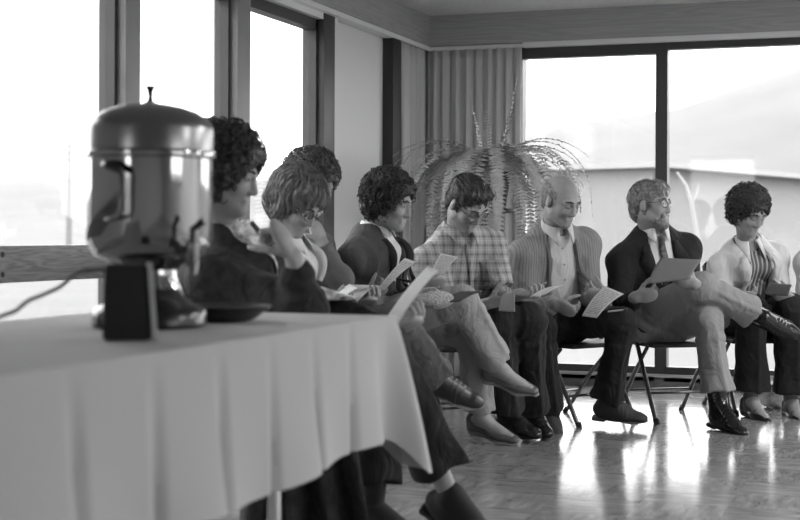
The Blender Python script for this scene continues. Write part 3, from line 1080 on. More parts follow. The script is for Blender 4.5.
def torso_prims(sd, R, o, k=0.05, low=True):
    P, N, M, F, Sd, U = R.P, R.N, R.M, R.F, R.S, R.U
    g_ = R.girth
    if low:
        sd.cap(P - Sd * R.hipw * 0.75, P + Sd * R.hipw * 0.75, 0.112 * R.hg + o, 0.112 * R.hg + o, 0, ax=F, fl=1.0)
    sd.cap(P + (M - P) * 0.35 + F * R.belly, M + F * R.belly * 0.7, 0.142 * g_ + o, 0.148 * g_ + o, k, ax=F, fl=0.80)
    sd.cap(M + F * R.belly * 0.4, M + (N - M) * 0.22, 0.15 * g_ + o, 0.152 * R.shw / 0.19 + o, k, ax=F, fl=0.74)
    sd.cap(M + (N - M) * 0.3, M + (N - M) * 0.72, 0.13 * R.shw / 0.19 + o, 0.095 * R.shw / 0.19 + o, k, ax=F, fl=0.85)
    a, b = R.shR, R.shL
    sd.cap(a + (b - a) * 0.2 - U * 0.03, a + (b - a) * 0.8 - U * 0.03, 0.078 + o * .7, 0.078 + o * .7, 0.04)
    sd.cap(N - U * 0.056 - F * 0.016, R.shR + U * 0.002, 0.047 + o * 0.6, 0.046 + o * .7, 0.05)
    sd.cap(N - U * 0.056 - F * 0.016, R.shL + U * 0.002, 0.047 + o * 0.6, 0.046 + o * .7, 0.05)
    if R.bust > 0:
        for q in (-1, 1):
            c = M + (N - M) * 0.42 + Sd * q * 0.07 + F * (0.10 * g_)
            sd.ell(c, (Sd, F, U), (R.bust + o, R.bust + o, R.bust + o), 0.05)

def arm_prims(sd, R, o0, o1, side, k=0.035, upto='wrist', flat=True):
    sh, el, wr = (R.shL, R.elL, R.wrL) if side == 'L' else (R.shR, R.elR, R.wrR)
    a = R.armr
    sd.ell(sh - R.U * 0.012, (R.S, R.F, R.U), ((0.050 + o0 * .7) * a,) * 3, 0.05)
    if upto == 'short':
        e = sh + (el - sh) * 0.80
        sd.cap(sh, e, 0.056 * a + o0, 0.055 * a + o1 + 0.006, k, flat=(0, 1))
        return
    sd.cap(sh, el, 0.050 * a + o0 * .8, 0.041 * a + o0 * .8, k)
    f = 0.93 if flat else 1.0
    sd.cap(el, el + (wr - el) * f, 0.041 * a + o0 * .8, (0.029 + o1) * a, k, flat=(0, 1 if flat else 0))

def make_rig(sp):
    R = Rig()
    R.P, R.N, R.H = sp['pel'], sp['neck'], sp['head']
    Fh = fdir(sp['phi'])
    R.U = nrm(R.N - R.P)
    R.Fh = Fh
    R.F = ortho(Fh, R.U)
    R.S = np.cross(R.U, R.F) * 1.0     # person's left
    R.Sh = np.cross(UP, Fh)
    R.M = R.P + (R.N - R.P) * 0.5 - R.F * sp.get('slump', 0.035)
    R.shw = sp.get('shw', 0.19); R.hipw = sp.get('hipw', 0.10)
    R.girth = sp.get('girth', 1.0); R.hg = sp.get('hg', 1.0); R.belly = sp.get('belly', 0.01)
    R.bust = sp.get('bust', 0.0); R.armr = sp.get('armr', 1.0)
    Ss = R.S
    if 'shphi' in sp:
        Ss = ortho(np.cross(UP, fdir(sp['shphi'])), R.U)
    up = sp.get('shup', (0, 0))
    fw = sp.get('shfw', (0, 0))
    R.shL = R.N - R.U * 0.122 + Ss * (R.shw - 0.032) + R.U * up[0] + R.F * fw[0]
    R.shR = R.N - R.U * 0.122 - Ss * (R.shw - 0.032) + R.U * up[1] + R.F * fw[1]
    R.hipL, R.hipR = R.P + R.Sh * R.hipw, R.P - R.Sh * R.hipw
    R.wrL, R.wrR = sp['wrL'], sp['wrR']
    la = sp.get('arm', (0.285, 0.255))
    R.elL = sp['elL'] if 'elL' in sp else ik(R.shL, R.wrL, la[0], la[1], sp.get('hintL', -UP * 1.0 - R.F * .45 + R.S * .12))
    R.elR = sp['elR'] if 'elR' in sp else ik(R.shR, R.wrR, la[0], la[1], sp.get('hintR', -UP * 1.0 - R.F * .45 - R.S * .12))
    R.knL, R.knR, R.anL, R.anR = sp['knL'], sp['knR'], sp['anL'], sp['anR']
    R.toL, R.toR = nrm(sp['toL']), nrm(sp['toR'])
    # head frame
    hF = fdir(sp['hyaw']); p = math.radians(sp.get('hpit', 0)); r = math.radians(sp.get('hroll', 0))
    f = hF * math.cos(p) - UP * math.sin(p)
    u = UP * math.cos(p) + hF * math.sin(p)
    s = np.cross(u, f)
    R.hU = u * math.cos(r) + s * math.sin(r)
    R.hS = np.cross(R.hU, f)
    R.hF = f
    R.hs = sp.get('hs', 0.97)
    for n_, a, b in (('thighL', R.hipL, R.knL), ('calfL', R.knL, R.anL), ('thighR', R.hipR, R.knR), ('calfR', R.knR, R.anR), ('uarmL', R.shL, R.elL), ('farmL', R.elL, R.wrL), ('uarmR', R.shR, R.elR), ('farmR', R.elR, R.wrR), ('torso', R.P, R.N), ('neck', R.N, R.H)):
        L = np.linalg.norm(b - a)
        lim = {'thigh': (.36, .48), 'calf': (.35, .47), 'uarm': (.24, .33), 'farm': (.22, .3), 'torso': (.42, .58), 'neck': (.1, .2)}
        l = lim[n_.rstrip('LR')]
        if not l[0] <= L <= l[1]:
            print('RIG', sp['id'], n_, round(L, 3))
    return R

def head_prims(sd, R, female):
    c, f, s, u, h = R.H, R.hF, R.hS, R.hU, R.hs
    ax = (s, f, u)
    def L(a, b, d): return c + (s * a + f * b + u * d) * h
    fem = 0.94 if female else 1.0
    sd.ell(L(0, -.012, .036), ax, np.array((.074, .095, .084)) * h, 0.0)
    sd.ell(L(0, .028, -.025), ax, np.array((.061 * fem, .066, .082)) * h, 0.03)
    sd.cap(L(-.042 * fem, .012, -.062), L(-.012, .066, -.094), .026 * h, .020 * h, 0.025)
    sd.cap(L(.042 * fem, .012, -.062), L(.012, .066, -.094), .026 * h, .020 * h, 0.025)
    sd.ell(L(0, .074, -.099), ax, np.array((.020, .017, .017)) * h, 0.02)
    for q in (-1, 1):
        sd.ell(L(q * .037, .062, -.028), ax, np.array((.025, .023, .024)) * h, 0.02)
        sd.ell(L(q * .031, .097, .004), ax, np.array((.021, .018, .013)) * h, 0.012, 'sub')
        sd.ell(L(q * .031, .0765, .003), ax, np.array((.017, .014, .0125)) * h, 0.004)
        sd.cap(L(q * .012, .088, .022), L(q * .048, .076, .022), .009 * h, .007 * h, 0.012)
        sd.ell(L(q * .076, -.008, -.008), (s * .9 + f * .3 * q * -1, f, u), np.array((.010, .020, .031)) * h, 0.006)
    sd.cap(L(0, .090, .012), L(0, .105, -.034), .0085 * h, .0118 * h, 0.012)
    for q in (-1, 1):
        sd.ell(L(q * .012, .096, -.038), ax, np.array((.008, .011, .008)) * h, 0.006)
    sd.cap(L(-.02, .086, -.064), L(.02, .086, -.064), .0075 * h, .0075 * h, 0.006)
    sd.cap(L(-.017, .085, -.075), L(.017, .085, -.075), .008 * h, .008 * h, 0.005)
    sd.cap(L(-.022, .093, -.0735), L(0, .098, -.069), .0015 * h, .0015 * h, 0.003, op='sub')
    sd.cap(L(0, .098, -.069), L(.022, .093, -.0735), .0015 * h, .0015 * h, 0.003, op='sub')
    r = .048 if female else .057
    sd.cap(R.N - R.U * .03, L(0, -.022, -.055), r, r * 0.96, 0.03)

def hair_obj(R, style, m, root, inv):
    c, f, s, u, h = R.H, R.hF, R.hS, R.hU, R.hs
    ax = (s, f, u)
    def L(a, b, d): return c + (s * a + f * b + u * d) * h
    sd = SDF(c - .2, c + .2, 0.0046)
    rg = np.random.default_rng(style[1])
    kind = style[0]
    if kind == 'curly':
        vol = style[2]
        sd.ell(L(0, -.022, .042), ax, np.array((.086, .100, .088)) * (1 + vol * .25), 0)
        sd.ell(L(0, -.05, -.02), ax, np.array((.080, .060, .075)) * (1 + vol * .2), .03)
        for _ in range(800):
            v = nrm(rg.normal(size=3))
            q = np.array([v[0] * (.086 + .026 * vol), -.022 + v[1] * (.102 + .024 * vol), .030 + v[2] * (.098 + .026 * vol)])
            if q[1] > .045 and q[2] < .052 - .0: continue
            if q[1] > .02 and q[2] < -.015: continue
            if q[2] < -.085: continue
            r = rg.uniform(.0085, .0145)
            sd.ell(L(*q), ax, (r, r, r), .003)
        sd.ell(L(0, .108, -.022), ax, np.array((.062, .075, .080)) * h, .012, 'sub')
        sd.disp(lambda p: 0.004 * np.sin(p[:, 0] * 330 + 3 * np.sin(p[:, 2] * 120)) * np.sin(p[:, 1] * 310 + p[:, 2] * 190))
    elif kind == 'wavy':
        vol = style[2]
        sd.ell(L(0, -.02, .040), ax, np.array((.090, .106, .094)) * (1 + vol * .2), 0)
        sd.ell(L(0, -.055, -.03), ax, np.array((.082, .058, .085)), .03)
        for q in (-1, 1):
            sd.cap(L(q * .07, .03, .06), L(q * .082, -.01, -.06), .03, .026, .02)
        sd.cap(L(-.05, .06, .085), L(.06, .055, .075), .028, .026, .025)
        sd.ell(L(0, .108, -.035), ax, np.array((.064, .078, .080)) * h, .012, 'sub')
        def strand(p):
            q = p - c
            a, b, d = q @ s, q @ f, q @ u
            th = np.arctan2(a, b + .02) * 26 + 60 * d + 3 * np.sin(40 * d + 5 * a)
            return .0032 * np.sin(th) + .0016 * np.sin(2.7 * th + 30 * a)
        sd.disp(strand)
    elif kind == 'short':
        sd.ell(L(0, -.016, .040), ax, np.array((.081, .102, .092)) * h, 0)
        sd.ell(L(0, -.06, -.03), ax, np.array((.062, .045, .06)) * h, .02)
        sd.cap(L(-.04, .062, .095), L(.045, .062, .092), .026, .024, .02)
        sd.ell(L(0, .112, -.02), ax, np.array((.070, .078, .082)) * h, .008, 'sub')
        for q in (-1, 1):
            sd.ell(L(q * .078, .010, -.035), ax, np.array((.024, .042, .050)) * h, .006, 'sub')
            sd.cap(L(q * .069, .018, .0), L(q * .066, .022, -.025), .009, .006, .006)
        sd.disp(lambda p: .0022 * np.sin(((p - c) @ s) * 190 + 5 * np.sin(((p - c) @ u) * 60)) + .0018 * np.sin(((p - c) @ f) * 90 + ((p - c) @ s) * 150))
    elif kind == 'bald':
        sd.ell(L(0, -.02, .024), ax, np.array((.081, .096, .082)) * h, 0)
        sd.ell(L(0, -.06, -.03), ax, np.array((.06, .042, .055)) * h, .02)
        sd.ell(L(0, .075, .07), ax, np.array((.074, .105, .085)) * h, .012, 'sub')
        sd.ell(L(0, .10, -.03), ax, np.array((.09, .085, .1)) * h, .008, 'sub')
        for q in (-1, 1):
            sd.ell(L(q * .078, .012, -.035), ax, np.array((.024, .042, .050)) * h, .006, 'sub')
        sd.disp(lambda p: .0012 * np.sin(((p - c) @ f) * 210))
    o, V, Q = sdf_obj(sd, 'hair', m, root, inv, 1)
    n_, ln, rr, lift = {'curly': (900, .050, .0021, .009), 'wavy': (420, .11, .0017, .003), 'short': (420, .055, .0013, .003), 'bald': (0, 0, 0, 0)}[kind]
    if n_:
        mb = MB()
        cc = L(0, -.015, .02)
        keep = (V - c) @ f < .085
        Vk = V[keep]
        crown = L(0, -.05, .12)
        for i in rg.integers(0, len(Vk), n_):
            v = Vk[i]
            nn = nrm(v - cc)
            if np.dot(v - c, f) > .05 and np.dot(v - c, u) < .03: continue
            if kind == 'curly':
                t1 = ortho(rg.normal(size=3), nn)
                t2 = np.cross(nn, t1)
                rad = rg.uniform(.007, .013)
                ph = rg.uniform(0, 6)
                pts = [v + nn * (lift * rg.uniform(.6, 1.2) * math.sin(math.pi * (k / 6) ** .8) + .001) + t1 * rad * (math.cos(ph + k * .75) - math.cos(ph)) + t2 * rad * (math.sin(ph + k * .75) - math.sin(ph)) for k in range(7)]
            else:
                t1 = ortho(v - crown + (f * .06 if kind == 'short' else 0) + rg.normal(size=3) * .012, nn)
                t2 = np.cross(nn, t1)
                ph = rg.uniform(0, 6)
                pts = []
                for k in range(7):
                    q = v + t1 * ln * (k / 6 - .5) + t2 * .006 * math.sin(ph + k * .9) * (1 if kind == 'wavy' else .4)
                    qn = nrm(q - cc)
                    R0 = np.linalg.norm(v - cc)
                    q = cc + qn * (R0 + lift * math.sin(math.pi * k / 6)) * (.6 + .4 * np.linalg.norm(q - cc) / R0 if kind == 'wavy' else 1)
                    pts.append(q)
            mb.tube(pts, [rr * .6, rr, rr, rr, rr, rr * .8, rr * .3], 4)
        mb.build('hair_curls' if kind == 'curly' else 'hair_strands', m, o, inv=inv)
    return o

def beard_obj(R, m, root, inv):
    c, f, s, u, h = R.H, R.hF, R.hS, R.hU, R.hs
    ax = (s, f, u)
    def L(a, b, d): return c + (s * a + f * b + u * d) * h
    sd = SDF(c - .16, c + .16, 0.005)
    sd.cap(L(-.05, .0, -.045), L(-.018, .068, -.098), .022, .024, .02)
    sd.cap(L(.05, .0, -.045), L(.018, .068, -.098), .022, .024, .02)
    sd.ell(L(0, .072, -.105), ax, (.030, .024, .026), .02)
    sd.cap(L(-.03, .084, -.058), L(.03, .084, -.058), .009, .009, .008)
    for q in (-1, 1):
        sd.cap(L(q * .03, .082, -.06), L(q * .03, .075, -.085), .010, .012, .008)
    sd.cap(L(-.018, .096, -.070), L(.018, .096, -.070), .009, .009, .003, op='sub')
    sd.disp(lambda p: .002 * np.sin(((p - c) @ s) * 260 + 6 * np.sin(((p - c) @ u) * 70)))
    return sdf_obj(sd, 'beard', m, root, inv, 1)[0]

def glasses_obj(R, m, root, inv):
    c, f, s, u, h = R.H, R.hF, R.hS, R.hU, R.hs
    def L(a, b, d): return c + (s * a + f * b + u * d) * h
    mb = MB()
    lens = []
    for q in (-1, 1):
        pts = [L(q * .034 + .026 * math.copysign(abs(math.cos(t)) ** .75, math.cos(t)), .104 - .012 * abs(q * .034 + .026 * math.cos(t)) / .06, .002 + .020 * math.copysign(abs(math.sin(t)) ** .75, math.sin(t))) for t in np.linspace(0, 2 * math.pi, 21)[:-1]]
        mb.tube(pts, 0.0022, 6, closed=True)
        lens.append(pts)
        mb.tube([L(q * .060, .092, .008), L(q * .074, .07, .008), L(q * .081, .0, .006), L(q * .078, -.018, -.01)], 0.002, 6)
    mb.tube([L(-.009, .105, .004), L(0, .109, .007), L(.009, .105, .004)], 0.002, 6)
    o = mb.build('eyeglasses', m, root, inv=inv)
    for pts in lens:
        lm = MB()
        lm.bm.faces.new([lm.bm.verts.new(p) for p in pts])
        lm.build('lens', M_glass, o, inv=inv, smooth=False)
    return o

def shoe(R, side, root, inv, kind, m, msole, sock=None):
    A, d, kn = (R.anL, R.toL, R.knL) if side == 'L' else (R.anR, R.toR, R.knR)
    shin = nrm(kn - A)
    u = ortho(shin, d)
    t = np.cross(d, u)
    ax = (d, t, u)
    sd = SDF(A - .32, A + .32, 0.0055)
    so = SDF(A - .32, A + .32, 0.0055)
    w = 1.0
    if kind in ('shoe', 'boot', 'loafer'):
        top = 0.02 if kind != 'boot' else 0.17
        sd.cap(A - d * .035 - u * .040, A + d * .06 - u * .045, .040, .043, 0, ax=t, fl=.92)
        sd.cap(A + d * .05 - u * .050, A + d * .155 - u * .062, .042, .030, .03, ax=u, fl=.8)
        sd.cap(A + d * .10 - u * .062, A + d * .175 - u * .068, .042, .032, .02, ax=u, fl=.55)
        if kind == 'boot':
            sd.cap(A - d * .005 - u * .05, A - d * .0 + shin * .17, .046, .060, .03, flat=(0, 1))
        else:
            sd.cap(A - d * .005 - u * .05, A + shin * (.015 if kind == 'shoe' else -.008), .042, .043, .025, flat=(0, 1))
        sd.cap(A + u * .01, A + d * .10 - u * .048, .044, .036, .02)
        sd.plane(A - u * .078, -u)
        so.cap(A - d * .045 - u * .083, A + d * .04 - u * .083, .037, .033, 0, ax=u, fl=.22)
        so.cap(A + d * .03 - u * .083, A + d * .13 - u * .083, .033, .045, .02, ax=u, fl=.2)
        so.cap(A + d * .13 - u * .083, A + d * .18 - u * .082, .045, .030, .02, ax=u, fl=.2)
        so.box(A - d * .040 - u * .087, ax, (.036, .034, .011), .006, .005)
        if kind == 'shoe' or kind == 'boot':
            sd.disp(lambda p: np.where(np.abs(((p - A) @ d) - .09) < .035, .0016 * np.sin(((p - A) @ d) * 330), 0))
    elif kind == 'pump':
        sd.cap(A + d * .075 - u * .068, A + d * .165 - u * .082, .043, .026, 0, ax=u, fl=.62)
        sd.cap(A - d * .045 - u * .03, A - d * .04 - u * .06, .033, .036, .02)
        sd.cap(A - d * .03 - u * .058, A + d * .1 - u * .075, .036, .040, .015, ax=u, fl=.45)
        sd.cap(A - d * .02 - u * .005, A + d * .075 - u * .045, .036, .034, .012, op='sub')
        sd.plane(A - u * .098, -u)
        so.cap(A - d * .04 - u * .075, A + d * .10 - u * .097, .034, .043, 0, ax=u, fl=.2)
        so.cap(A + d * .10 - u * .098, A + d * .175 - u * .098, .043, .024, .015, ax=u, fl=.18)
        so.cap(A - d * .05 - u * .075, A - d * .045 - u * .105, .030, .024, .01, flat=(0, 1))
        so.cap(A - d * .04 - u * .085, A + d * .03 - u * .095, .028, .02, .01)
        so.plane(A - u * .106, -u)
    o = sdf_obj(sd, 'shoe', m, root, inv, 1)[0]
    sdf_obj(so, 'sole', msole, o, inv, 1)
    if sock is not None:
        sk = SDF(A - .25, A + .25, 0.006)
        sk.cap(A - u * .045, A + shin * .20, .036, .050, 0)
        sk.cap(A - u * .04, A + d * .08 - u * .055, .034, .03, .02)
        sdf_obj(sk, 'sock', sock, root, inv, 1)
    return o

def trousers(R, m, root, inv, hem=0.088, wide=1.0, hemcut=0.95, seed=0, name='trousers', seatz=None):
    pts = np.array([R.P, R.knL, R.knR, R.anL, R.anR])
    sd = SDF(pts.min(0) - .2, pts.max(0) + .2, 0.0068)
    torso_low = R.P + (R.M - R.P) * 0.35
    sd.cap(R.P - R.Sh * R.hipw * .8, R.P + R.Sh * R.hipw * .8, .114 * R.hg + .012, .114 * R.hg + .012, 0)
    sd.cap(R.P + R.F * R.belly, torso_low + R.F * R.belly, .13 * R.hg + .01, .138 * R.girth + .012, .05, ax=R.F, fl=.85, flat=(0, 1))
    for hp, kn, an in ((R.hipL, R.knL, R.anL), (R.hipR, R.knR, R.anR)):
        sd.cap(hp, kn, .102 * R.hg + .006, .074 * wide, .04)
        e = kn + (an - kn) * hemcut
        fr = ortho(R.Fh, nrm(an - kn))
        sd.cap(kn, kn + (an - kn) * .5, .074 * wide, .068 * wide, .02)
        sd.cap(kn + (an - kn) * .5, e, .066 * wide, hem, .02, flat=(0, 1), ax=fr, fl=1.0)
    def folds(p):
        out = np.zeros(len(p))
        for hp, kn, an in ((R.hipL, R.knL, R.anL), (R.hipR, R.knR, R.anR)):
            a = nrm(an - kn); fr = ortho(R.Fh, a); sdv = np.cross(a, fr)
            q = p - kn
            l = q @ a
            rad = np.linalg.norm(q - l[:, None] * a, axis=1)
            th = np.arctan2(q @ sdv, q @ fr)
            on = (rad < .12) & (l > -.02) & (l < .5)
            out += np.where(on, -.010 * np.exp(-(th / .16) ** 2) * np.clip(l / .1, 0, 1) + .004 * np.sin(3 * th + 9 * l + seed), 0)
            t = nrm(kn - hp); q = p - hp; l2 = q @ t
            on2 = (l2 > .0) & (l2 < .16)
            out += np.where(on2, .0035 * np.sin(l2 * 85 + 3 * np.sin(20 * (q @ UP))), 0)
            # creases behind the bent knee
            q = p - kn
            r_ = np.linalg.norm(q, axis=1)
            out += np.where(r_ < .14, .003 * np.sin(r_ * 120 + seed), 0)
        return out
    sd.disp(folds)
    sd.disp(wrinkle(.0045, .9, seed))
    if seatz is not None:
        sd.plane(np.array([0, 0, seatz]), -UP) if False else None
    return sdf_obj(sd, name, cloth_folds(m), root, inv, 1)

def cloth_folds(m, strength=.55):
    """soft creases in a garment's cloth"""
    if m.get('folds'):
        return m
    m['folds'] = 1
    nt = m.node_tree
    b = nt.nodes['Principled BSDF']
    tc = nt.nodes.new('ShaderNodeTexCoord')
    mp = nt.nodes.new('ShaderNodeMapping')
    mp.inputs['Scale'].default_value = (1.3, 1.3, .8)
    mp.inputs['Rotation'].default_value = (.5, .35, .2)
    n = nt.nodes.new('ShaderNodeTexNoise')
    n.inputs['Scale'].default_value = 8.0
    n.inputs['Detail'].default_value = 2.5
    n.inputs['Distortion'].default_value = 1.6
    bp = nt.nodes.new('ShaderNodeBump')
    bp.inputs['Strength'].default_value = strength
    bp.inputs['Distance'].default_value = .03
    nt.links.new(tc.outputs['Object'], mp.inputs[0])
    nt.links.new(mp.outputs[0], n.inputs['Vector'])
    nt.links.new(n.outputs['Fac'], bp.inputs['Height'])
    if b.inputs['Normal'].links:
        nt.links.new(b.inputs['Normal'].links[0].from_socket, bp.inputs['Normal'])
    nt.links.new(bp.outputs[0], b.inputs['Normal'])
    return m

def vcut(sd, R, prof, back=-0.02, skew=0.0):
    """opens a garment down the front; prof = (distance below the neck, half width)"""
    us = np.array([p[0] for p in prof]); ws = np.array([p[1] for p in prof])
    ax = [(sd.lo[k] + sd.h * np.arange(sd.n[k])).astype(np.float32) for k in range(3)]
    X, Y, Z = ax[0][:, None, None] - R.N[0], ax[1][None, :, None] - R.N[1], ax[2][None, None, :] - R.N[2]
    s_ = X * R.S[0] + Y * R.S[1] + Z * R.S[2]
    f_ = X * R.F[0] + Y * R.F[1] + Z * R.F[2]
    u_ = -(X * R.U[0] + Y * R.U[1] + Z * R.U[2])
    w = np.interp(u_, us, ws, left=ws[0], right=-1.0).astype(np.float32)
    w = np.where(u_ > us[-1], -1, w)
    d = np.maximum(np.abs(s_ - skew) - w, back - f_)
    sd.D = np.maximum(sd.D, -d)

def upper(R, name, m, root, inv, off, sleeve='long', pleat=0.0, cut=None, wr=.003, seed=0, hem=0.1, cuff=.012, hoff=None, neckcut=True, puff=0.0):
    pts = np.array([R.P, R.N, R.shL, R.shR, R.elL, R.elR, R.wrL, R.wrR])
    sd = SDF(pts.min(0) - .2, pts.max(0) + .2, 0.0066)
    torso_prims(sd, R, off)
    for sd_ in 'LR':
        if sleeve is None: continue
        arm_prims(sd, R, off + .006, cuff, sd_, upto='short' if sleeve == 'short' else 'wrist')
        if puff:
            sh = R.shL if sd_ == 'L' else R.shR
            sd.ell(sh + R.U * .012, (R.S, R.F, R.U), (.062 + puff,) * 3, .02)
    if neckcut:
        sd.cap(R.N - R.U * .005 + R.F * .01, R.N + R.U * .14 + R.F * .03, .061 + (.006 if off > .012 else 0), .085, .01, op='sub')
    sd.plane(R.P - R.U * (hem - 0.11), -R.U)
    if cut: vcut(sd, R, cut)
    def folds(p):
        out = np.zeros(len(p))
        for sh, el, wr_ in ((R.shL, R.elL, R.wrL), (R.shR, R.elR, R.wrR)):
            r_ = np.linalg.norm(p - el, axis=1)
            out += np.where(r_ < .15, wr * 1.5 * np.sin(r_ * 105 + seed) * np.exp(-(r_ / .09) ** 2), 0)
            t = nrm(wr_ - el); l = (p - el) @ t
            dd = np.linalg.norm(p - el - l[:, None] * t, axis=1)
            out += np.where((l > 0.05) & (dd < .1), wr * .8 * np.sin(l * 90 + 4 * np.sin(30 * dd) + seed), 0)
        return out
    sd.disp(folds)
    if pleat:
        sd.disp(lambda p: -pleat * (.5 + .5 * np.sin(((p - R.N) @ R.S) * 75 + 14 * ((p - R.N) @ R.F) + 1.5 * np.sin(((p - R.N) @ R.U) * 9))) * np.clip(-((p - R.N) @ R.U) / .12, .15, 1))
    sd.disp(wrinkle(wr * 1.7, .85, seed))
    o, V, Q = sdf_obj(sd, name, cloth_folds(m), root, inv, 1)
    bv = BVHTree.FromPolygons(V.tolist(), Q.tolist())
    return o, bv

def drape(bv, R, s, u, off=.004):
    o = R.N + R.S * s + R.U * u + R.F * .5
    h = bv.ray_cast(Vector(o), Vector(-R.F), 1.0)
    if h[0] is None:
        return R.N + R.S * s + R.U * u + R.F * .06
    return np.array(h[0]) + R.F * off

def strip(name, bv, R, inner, outer, m, parent, inv, off=.006, n=10, nj=4, th=.005):
    """cloth strip laid on the chest between two polylines of (side, height)"""
    inner, outer = np.array(inner, float), np.array(outer, float)
    ti = np.linspace(0, 1, n)
    def samp(P, t):
        x = np.linspace(0, 1, len(P))
        return np.array([np.interp(t, x, P[:, 0]), np.interp(t, x, P[:, 1])])
    G = np.zeros((n, nj, 3))
    for i, t in enumerate(ti):
        a, b = samp(inner, t), samp(outer, t)
        for j in range(nj):
            v = j / (nj - 1)
            q = a + (b - a) * v
            G[i, j] = drape(bv, R, q[0], q[1], off + .004 * math.sin(v * math.pi))
    return MB().grid(G).build(name, m, parent, inv=inv, solid=th)

def collar(R, m, parent, inv, r0=.058, r1=.072, h=.05, drop=.03, point=.055, gap=0.30, name='collar', tilt=.35):
    """turned-down collar around the neck, ending in two points at the front"""
    A = nrm(R.U + R.F * -.0)
    base = R.N + R.F * .012 - R.U * .008
    n = 34
    G = np.zeros((n, 5, 3))
    for i in range(n):
        t = i / (n - 1)
        a = gap + (2 * math.pi - 2 * gap) * t
        dr = R.F * math.cos(a) + R.S * math.sin(a)
        e = min(t, 1 - t)
        pt = point * math.exp(-(e / .07) ** 2)
        front = 0.5 + 0.5 * math.cos(a)
        top = base + dr * r0 + A * (h * (1 - .38 * front))
        out = base + dr * (r1 + pt * .55) + A * (h * (1 - .38 * front) - drop - pt * .75)
        inn = base + dr * (r0 - .002) - A * .012 - A * .02 * front
        mid = base + dr * (r0 + .35 * (r1 - r0)) + A * (h * (1 - .38 * front) + .004)
        G[i] = [inn, top, mid, mid * .45 + out * .55 + dr * .003, out]
    return MB().grid(G).build(name, m, parent, inv=inv, solid=.0035)

def buttons(bv, R, pts, m, parent, inv, r=.006):
    for s_, u_ in pts:
        p = drape(bv, R, s_, u_, .004)
        M4 = Matrix.Translation(p) @ Vector((0, 0, 1)).rotation_difference(Vector(R.F)).to_matrix().to_4x4()
        MB().lathe([(0, .003), (r * .8, .003), (r, .001), (r, -.003)], 12, M=M4).build('button', m, parent, inv=inv)

def body(R, root, inv, sp):
    pts = np.array([R.P, R.N, R.H, R.shL, R.shR, R.elL, R.elR, R.wrL, R.wrR, R.knL, R.knR, R.anL, R.anR])
    sd = SDF(pts.min(0) - .24, pts.max(0) + .24, 0.0052)
    torso_prims(sd, R, -.012)
    for hp, kn, an, to in ((R.hipL, R.knL, R.anL, R.toL), (R.hipR, R.knR, R.anR, R.toR)):
        sd.cap(hp, kn, .078, .052, .03)
        c = kn + (an - kn) * .3
        sd.cap(kn, c, .050, .050, .02)
        sd.cap(c, kn + (an - kn) * .6, .049, .038, .02)
        sd.cap(kn + (an - kn) * .6, an, .038, .029, .02)
        u = ortho(nrm(kn - an), to)
        sd.cap(an - u * .035 - to * .035, an + to * .02 - u * .02, .026, .034, .02)
        sd.cap(an - u * .01, an + to * .10 - u * .062, .032, .024, .02)
        sd.cap(an + to * .06 - u * .058, an + to * .15 - u * .075, .027, .018, .02)
    head_prims(sd, R, sp.get('female', False))
    hsc = sp.get('hand', 0.95)
    for sd_ in 'LR':
        arm_prims(sd, R, -.010, -.002, sd_, flat=False, k=.02)
        d, n, curl = sp['ha' + sd_]
        hand(sd, R.wrL if sd_ == 'L' else R.wrR, d, n, 1 if sd_ == 'R' else -1, curl, hsc, .015, sp.get('spread', .1))
    o = sdf_obj(sd, 'body', sp.get('skin', M_skin), root, inv, 1)[0]
    c, f, s, u, h = R.H, R.hF, R.hS, R.hU, R.hs
    def L(a, b, d_): return c + (s * a + f * b + u * d_) * h
    for q in (-1, 1):
        MB().tube([L(q * .014, .0985, .024), L(q * .032, .0955, .029), L(q * .05, .082, .024)], [.003, .004, .002], 6).build('eyebrow', sp.get('brow', mat('brow_hair', 60, .8)), root, inv=inv)
        if not sp.get('shut', True):
            MB().lathe([(0, .010), (.005, .009), (.009, .005), (.010, 0), (.009, -.005), (0, -.010)], 12, M=Matrix.Translation(L(q * .031, .081, .003))).build('eye', mat('eyes', 70, .2), root, inv=inv)
        else:
            MB().tube([L(q * .016, .0885, -.003), L(q * .031, .0915, -.007), L(q * .047, .084, -.004)], .0011, 5).build('eyelash', mat('lash', 40, .8), root, inv=inv)
    return o

